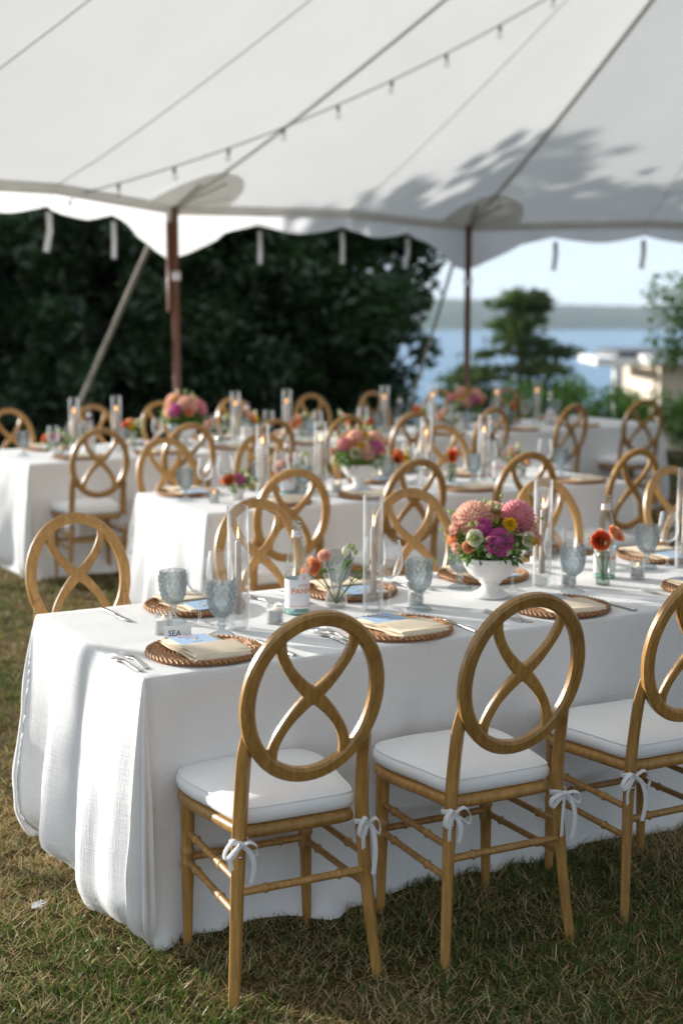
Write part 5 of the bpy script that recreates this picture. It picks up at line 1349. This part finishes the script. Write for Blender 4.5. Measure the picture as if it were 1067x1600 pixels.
# ------------------------------------------------------------------ string lights under the roof
M['cable'] = mat('grey_cable', (0.16, 0.16, 0.15), 0.7)
M['bulb'] = thin_glass('lamp_bulb_glass', (0.9, 0.9, 0.88), (0.4, 0.4, 0.38))
sl = thing('string_lights', 'string of unlit bulbs sagging along the underside of the tent roof', 'string lights')
A_, B_ = Vector((-2.27, 11.30, 2.60)), Vector((2.0, 11.75, 4.43)); SL_SAG = 0.20
pts = [A_.lerp(B_, k / 40) + Vector((0, 0, -SL_SAG * 4 * (k / 40) * (1 - k / 40))) for k in range(41)]
obj('cable', MB().add(*tube(pts, 0.006, 6)).mesh('light_cable', 'cable'), sl)
SOCK = MB().add(*lathe([(0.001, 0.0), (0.012, -0.002), (0.014, -0.045), (0.010, -0.05)], 10)).mesh('lamp_socket', 'cable')
BULB = MB().add(*lathe([(0.010, -0.045), (0.013, -0.058), (0.021, -0.075), (0.022, -0.088), (0.015, -0.103), (0.001, -0.108)], 12)).mesh('lamp_bulb', 'bulb')
for k in range(1, 40, 4):
    s_ = obj('socket', SOCK, sl, pts[k], (0.1 * math.sin(k), 0.1 * math.cos(k), 0)); obj('bulb', BULB, s_)

# ------------------------------------------------------------------ feather and grass
fb = MB(); g = random.Random(4)
for k in range(46):
    t = k / 45; s = 1 if k % 2 else -1
    b = Vector((0.05 * t - 0.02, 0.004 * math.sin(t * 3), 0.02 + 0.008 * t))
    fb.add(*sweep([b, b + Vector((0.012 + 0.01 * g.random(), s * 0.022 * (1 - 0.5 * t), 0.008 * g.random())), b + Vector((0.024 + 0.012 * g.random(), s * 0.034 * (1 - 0.6 * t) * g.uniform(0.7, 1.2), -0.006 + 0.018 * g.random()))], 0.0022, 0.0006, (0, 0, 1)))
feather = obj('feather', fb.mesh('feather', 'ribbon', False), None, (-0.90, 3.98, 0.004), (0, 0, 0.7), 0.62); tag(feather, 'small white downy feather lying on the grass', 'feather')

M['grass'] = translucent_mat('grass_blades', (1, 1, 1), (1.1, 1.15, 0.7), 0.3, var=0.0, attr='col', gloss=0.03)
def grass(n, xr, yr, keep, hmin, hmax, w, name, seed):
    g = np.random.default_rng(seed)
    x = g.uniform(*xr, n); y = g.uniform(*yr, n)
    nc = n // 26; cx_, cy_ = g.uniform(*xr, nc), g.uniform(*yr, nc); ci = g.integers(0, nc, n)
    cl = g.random(n) < 0.6                               # most green blades grow in tufts
    x = np.where(cl, cx_[ci] + g.normal(0, 0.018, n), x); y = np.where(cl, cy_[ci] + g.normal(0, 0.018, n), y)
    k = keep(x, y); x, y, cl = x[k], y[k], cl[k]; n = len(x)
    patch = 0.5 * np.sin(x * 2.1 + 1.3 * np.sin(y * 1.7)) + 0.5 * np.sin(y * 2.9 + x * 1.1 + 2 * np.sin(x * 0.9)) + 0.35 * np.sin(x * 7 + y * 5)
    dry = g.random(n) < np.clip(0.72 - 0.30 * patch - 0.26 * (y < 3.85) - 0.22 * cl, 0.10, 0.95)  # front lawn greener, and its shaded grass darkened with fewer straw blades
    h = g.uniform(hmin, hmax, n) * np.where(dry, 1.15, 0.9) * (0.75 + 0.25 * np.clip(patch + 0.5, 0, 1))
    az = g.uniform(0, 2 * np.pi, n)
    lean = np.where(dry, g.uniform(0.95, 1.5, n), g.uniform(0.15, 1.0, n))
    dx, dy = np.cos(az), np.sin(az); sx, sy = -dy, dx
    ww = w * np.where(dry, g.uniform(0.4, 0.9, n), g.uniform(0.7, 1.4, n))
    def P(t, bend):
        a = lean * np.where(dry, 0.97 + 0.06 * bend * t, 0.55 + bend * t)
        return x + dx * h * t * np.sin(a), y + dy * h * t * np.sin(a), h * t * np.cos(np.minimum(a, 1.5)) + np.where(dry, 0.004, 0.0)
    V = np.empty((n, 5, 3))
    bx, by, bz = x, y, np.full(n, -0.004) + np.where(dry, g.uniform(0, 0.016, n), 0)
    mxx, my, mz = P(0.55, 0.5); tx, ty, tz = P(1.0, 0.6)
    for i, (px, py, pz, s, kx) in enumerate(((bx, by, bz, -1, 1), (bx, by, bz, 1, 1), (mxx, my, mz + bz, 1, 0.85), (mxx, my, mz + bz, -1, 0.85), (tx, ty, tz + bz, 0, 0))):
        V[:, i, 0] = px + sx * ww * s * 0.5 * kx; V[:, i, 1] = py + sy * ww * s * 0.5 * kx; V[:, i, 2] = np.maximum(pz, -0.004)
    me = bpy.data.meshes.new(name)
    me.vertices.add(n * 5); me.vertices.foreach_set('co', V.ravel())
    base = np.arange(n)[:, None] * 5
    li = (base + np.array([0, 1, 2, 3, 3, 2, 4])).ravel()
    me.loops.add(n * 7); me.loops.foreach_set('vertex_index', li)
    me.polygons.add(n * 2)
    ls = (np.arange(n)[:, None] * 7 + np.array([0, 4])).ravel(); lt = np.tile([4, 3], n)
    me.polygons.foreach_set('loop_start', ls); me.polygons.foreach_set('loop_total', lt)
    me.update(); me.validate()
    gc = np.array([[0.09, 0.17, 0.028], [0.14, 0.23, 0.045], [0.06, 0.115, 0.022], [0.20, 0.25, 0.05]]); dc = np.array([[0.60, 0.44, 0.23], [0.46, 0.32, 0.15], [0.70, 0.57, 0.34], [0.34, 0.22, 0.10]])
    c = np.where(dry[:, None], dc[g.integers(0, 4, n)], gc[g.integers(0, 4, n)]) * g.uniform(0.75, 1.2, n)[:, None]
    C = np.ones((n, 5, 4)); C[:, :, :3] = c[:, None, :] * np.where(dry, 0.88, 0.75)[:, None, None]
    at_ = me.attributes.new('col', 'FLOAT_COLOR', 'POINT'); at_.data.foreach_set('color', C.ravel())
    me.materials.append(M['grass'])
    o = obj(name, me); tag(o, 'short half-dry lawn grass around the tables', 'grass', kind='stuff')
    return o
def off_tables(x, y):
    k = np.ones(len(x), bool)
    for fr in (T1, T2, T3):
        u = (x - fr.o.x) * fr.d.x + (y - fr.o.y) * fr.d.y; v = (x - fr.o.x) * fr.e.x + (y - fr.o.y) * fr.e.y
        k &= ~((u > 0.03) & (u < fr.L) & (v > 0.03) & (v < fr.W))
    return k
grass(100000, (-1.5, 1.7), (2.75, 4.9), lambda x, y: off_tables(x, y) & (np.abs(x) < 0.28 * y + 0.35), 0.022, 0.066, 0.0034, 'lawn_grass', 1)
grass(70000, (-2.9, 2.6), (4.7, 9.6), lambda x, y: off_tables(x, y) & (np.abs(x) < 0.28 * y + 0.4), 0.03, 0.065, 0.0045, 'lawn_grass', 2)
grass(40000, (-5.5, 5.5), (9.6, 17.5), lambda x, y: off_tables(x, y), 0.04, 0.08, 0.009, 'lawn_grass', 3)

# ------------------------------------------------------------------ air
mh = bpy.data.materials.new('haze'); mh.use_nodes = True
nt = mh.node_tree; nt.nodes.remove(nt.nodes['Principled BSDF'])
pv = nt.nodes.new('ShaderNodeVolumePrincipled'); pv.inputs['Color'].default_value = (0.70, 0.85, 1.0, 1); pv.inputs['Density'].default_value = 0.00026
nt.links.new(pv.outputs[0], nt.nodes['Material Output'].inputs['Volume'])
hz_ = obj('haze', MB().add(*box((0, 640, 3.0), (3300, 1500, 34.5))).mesh('haze', mh, False)); tag(hz_, kind='stuff')
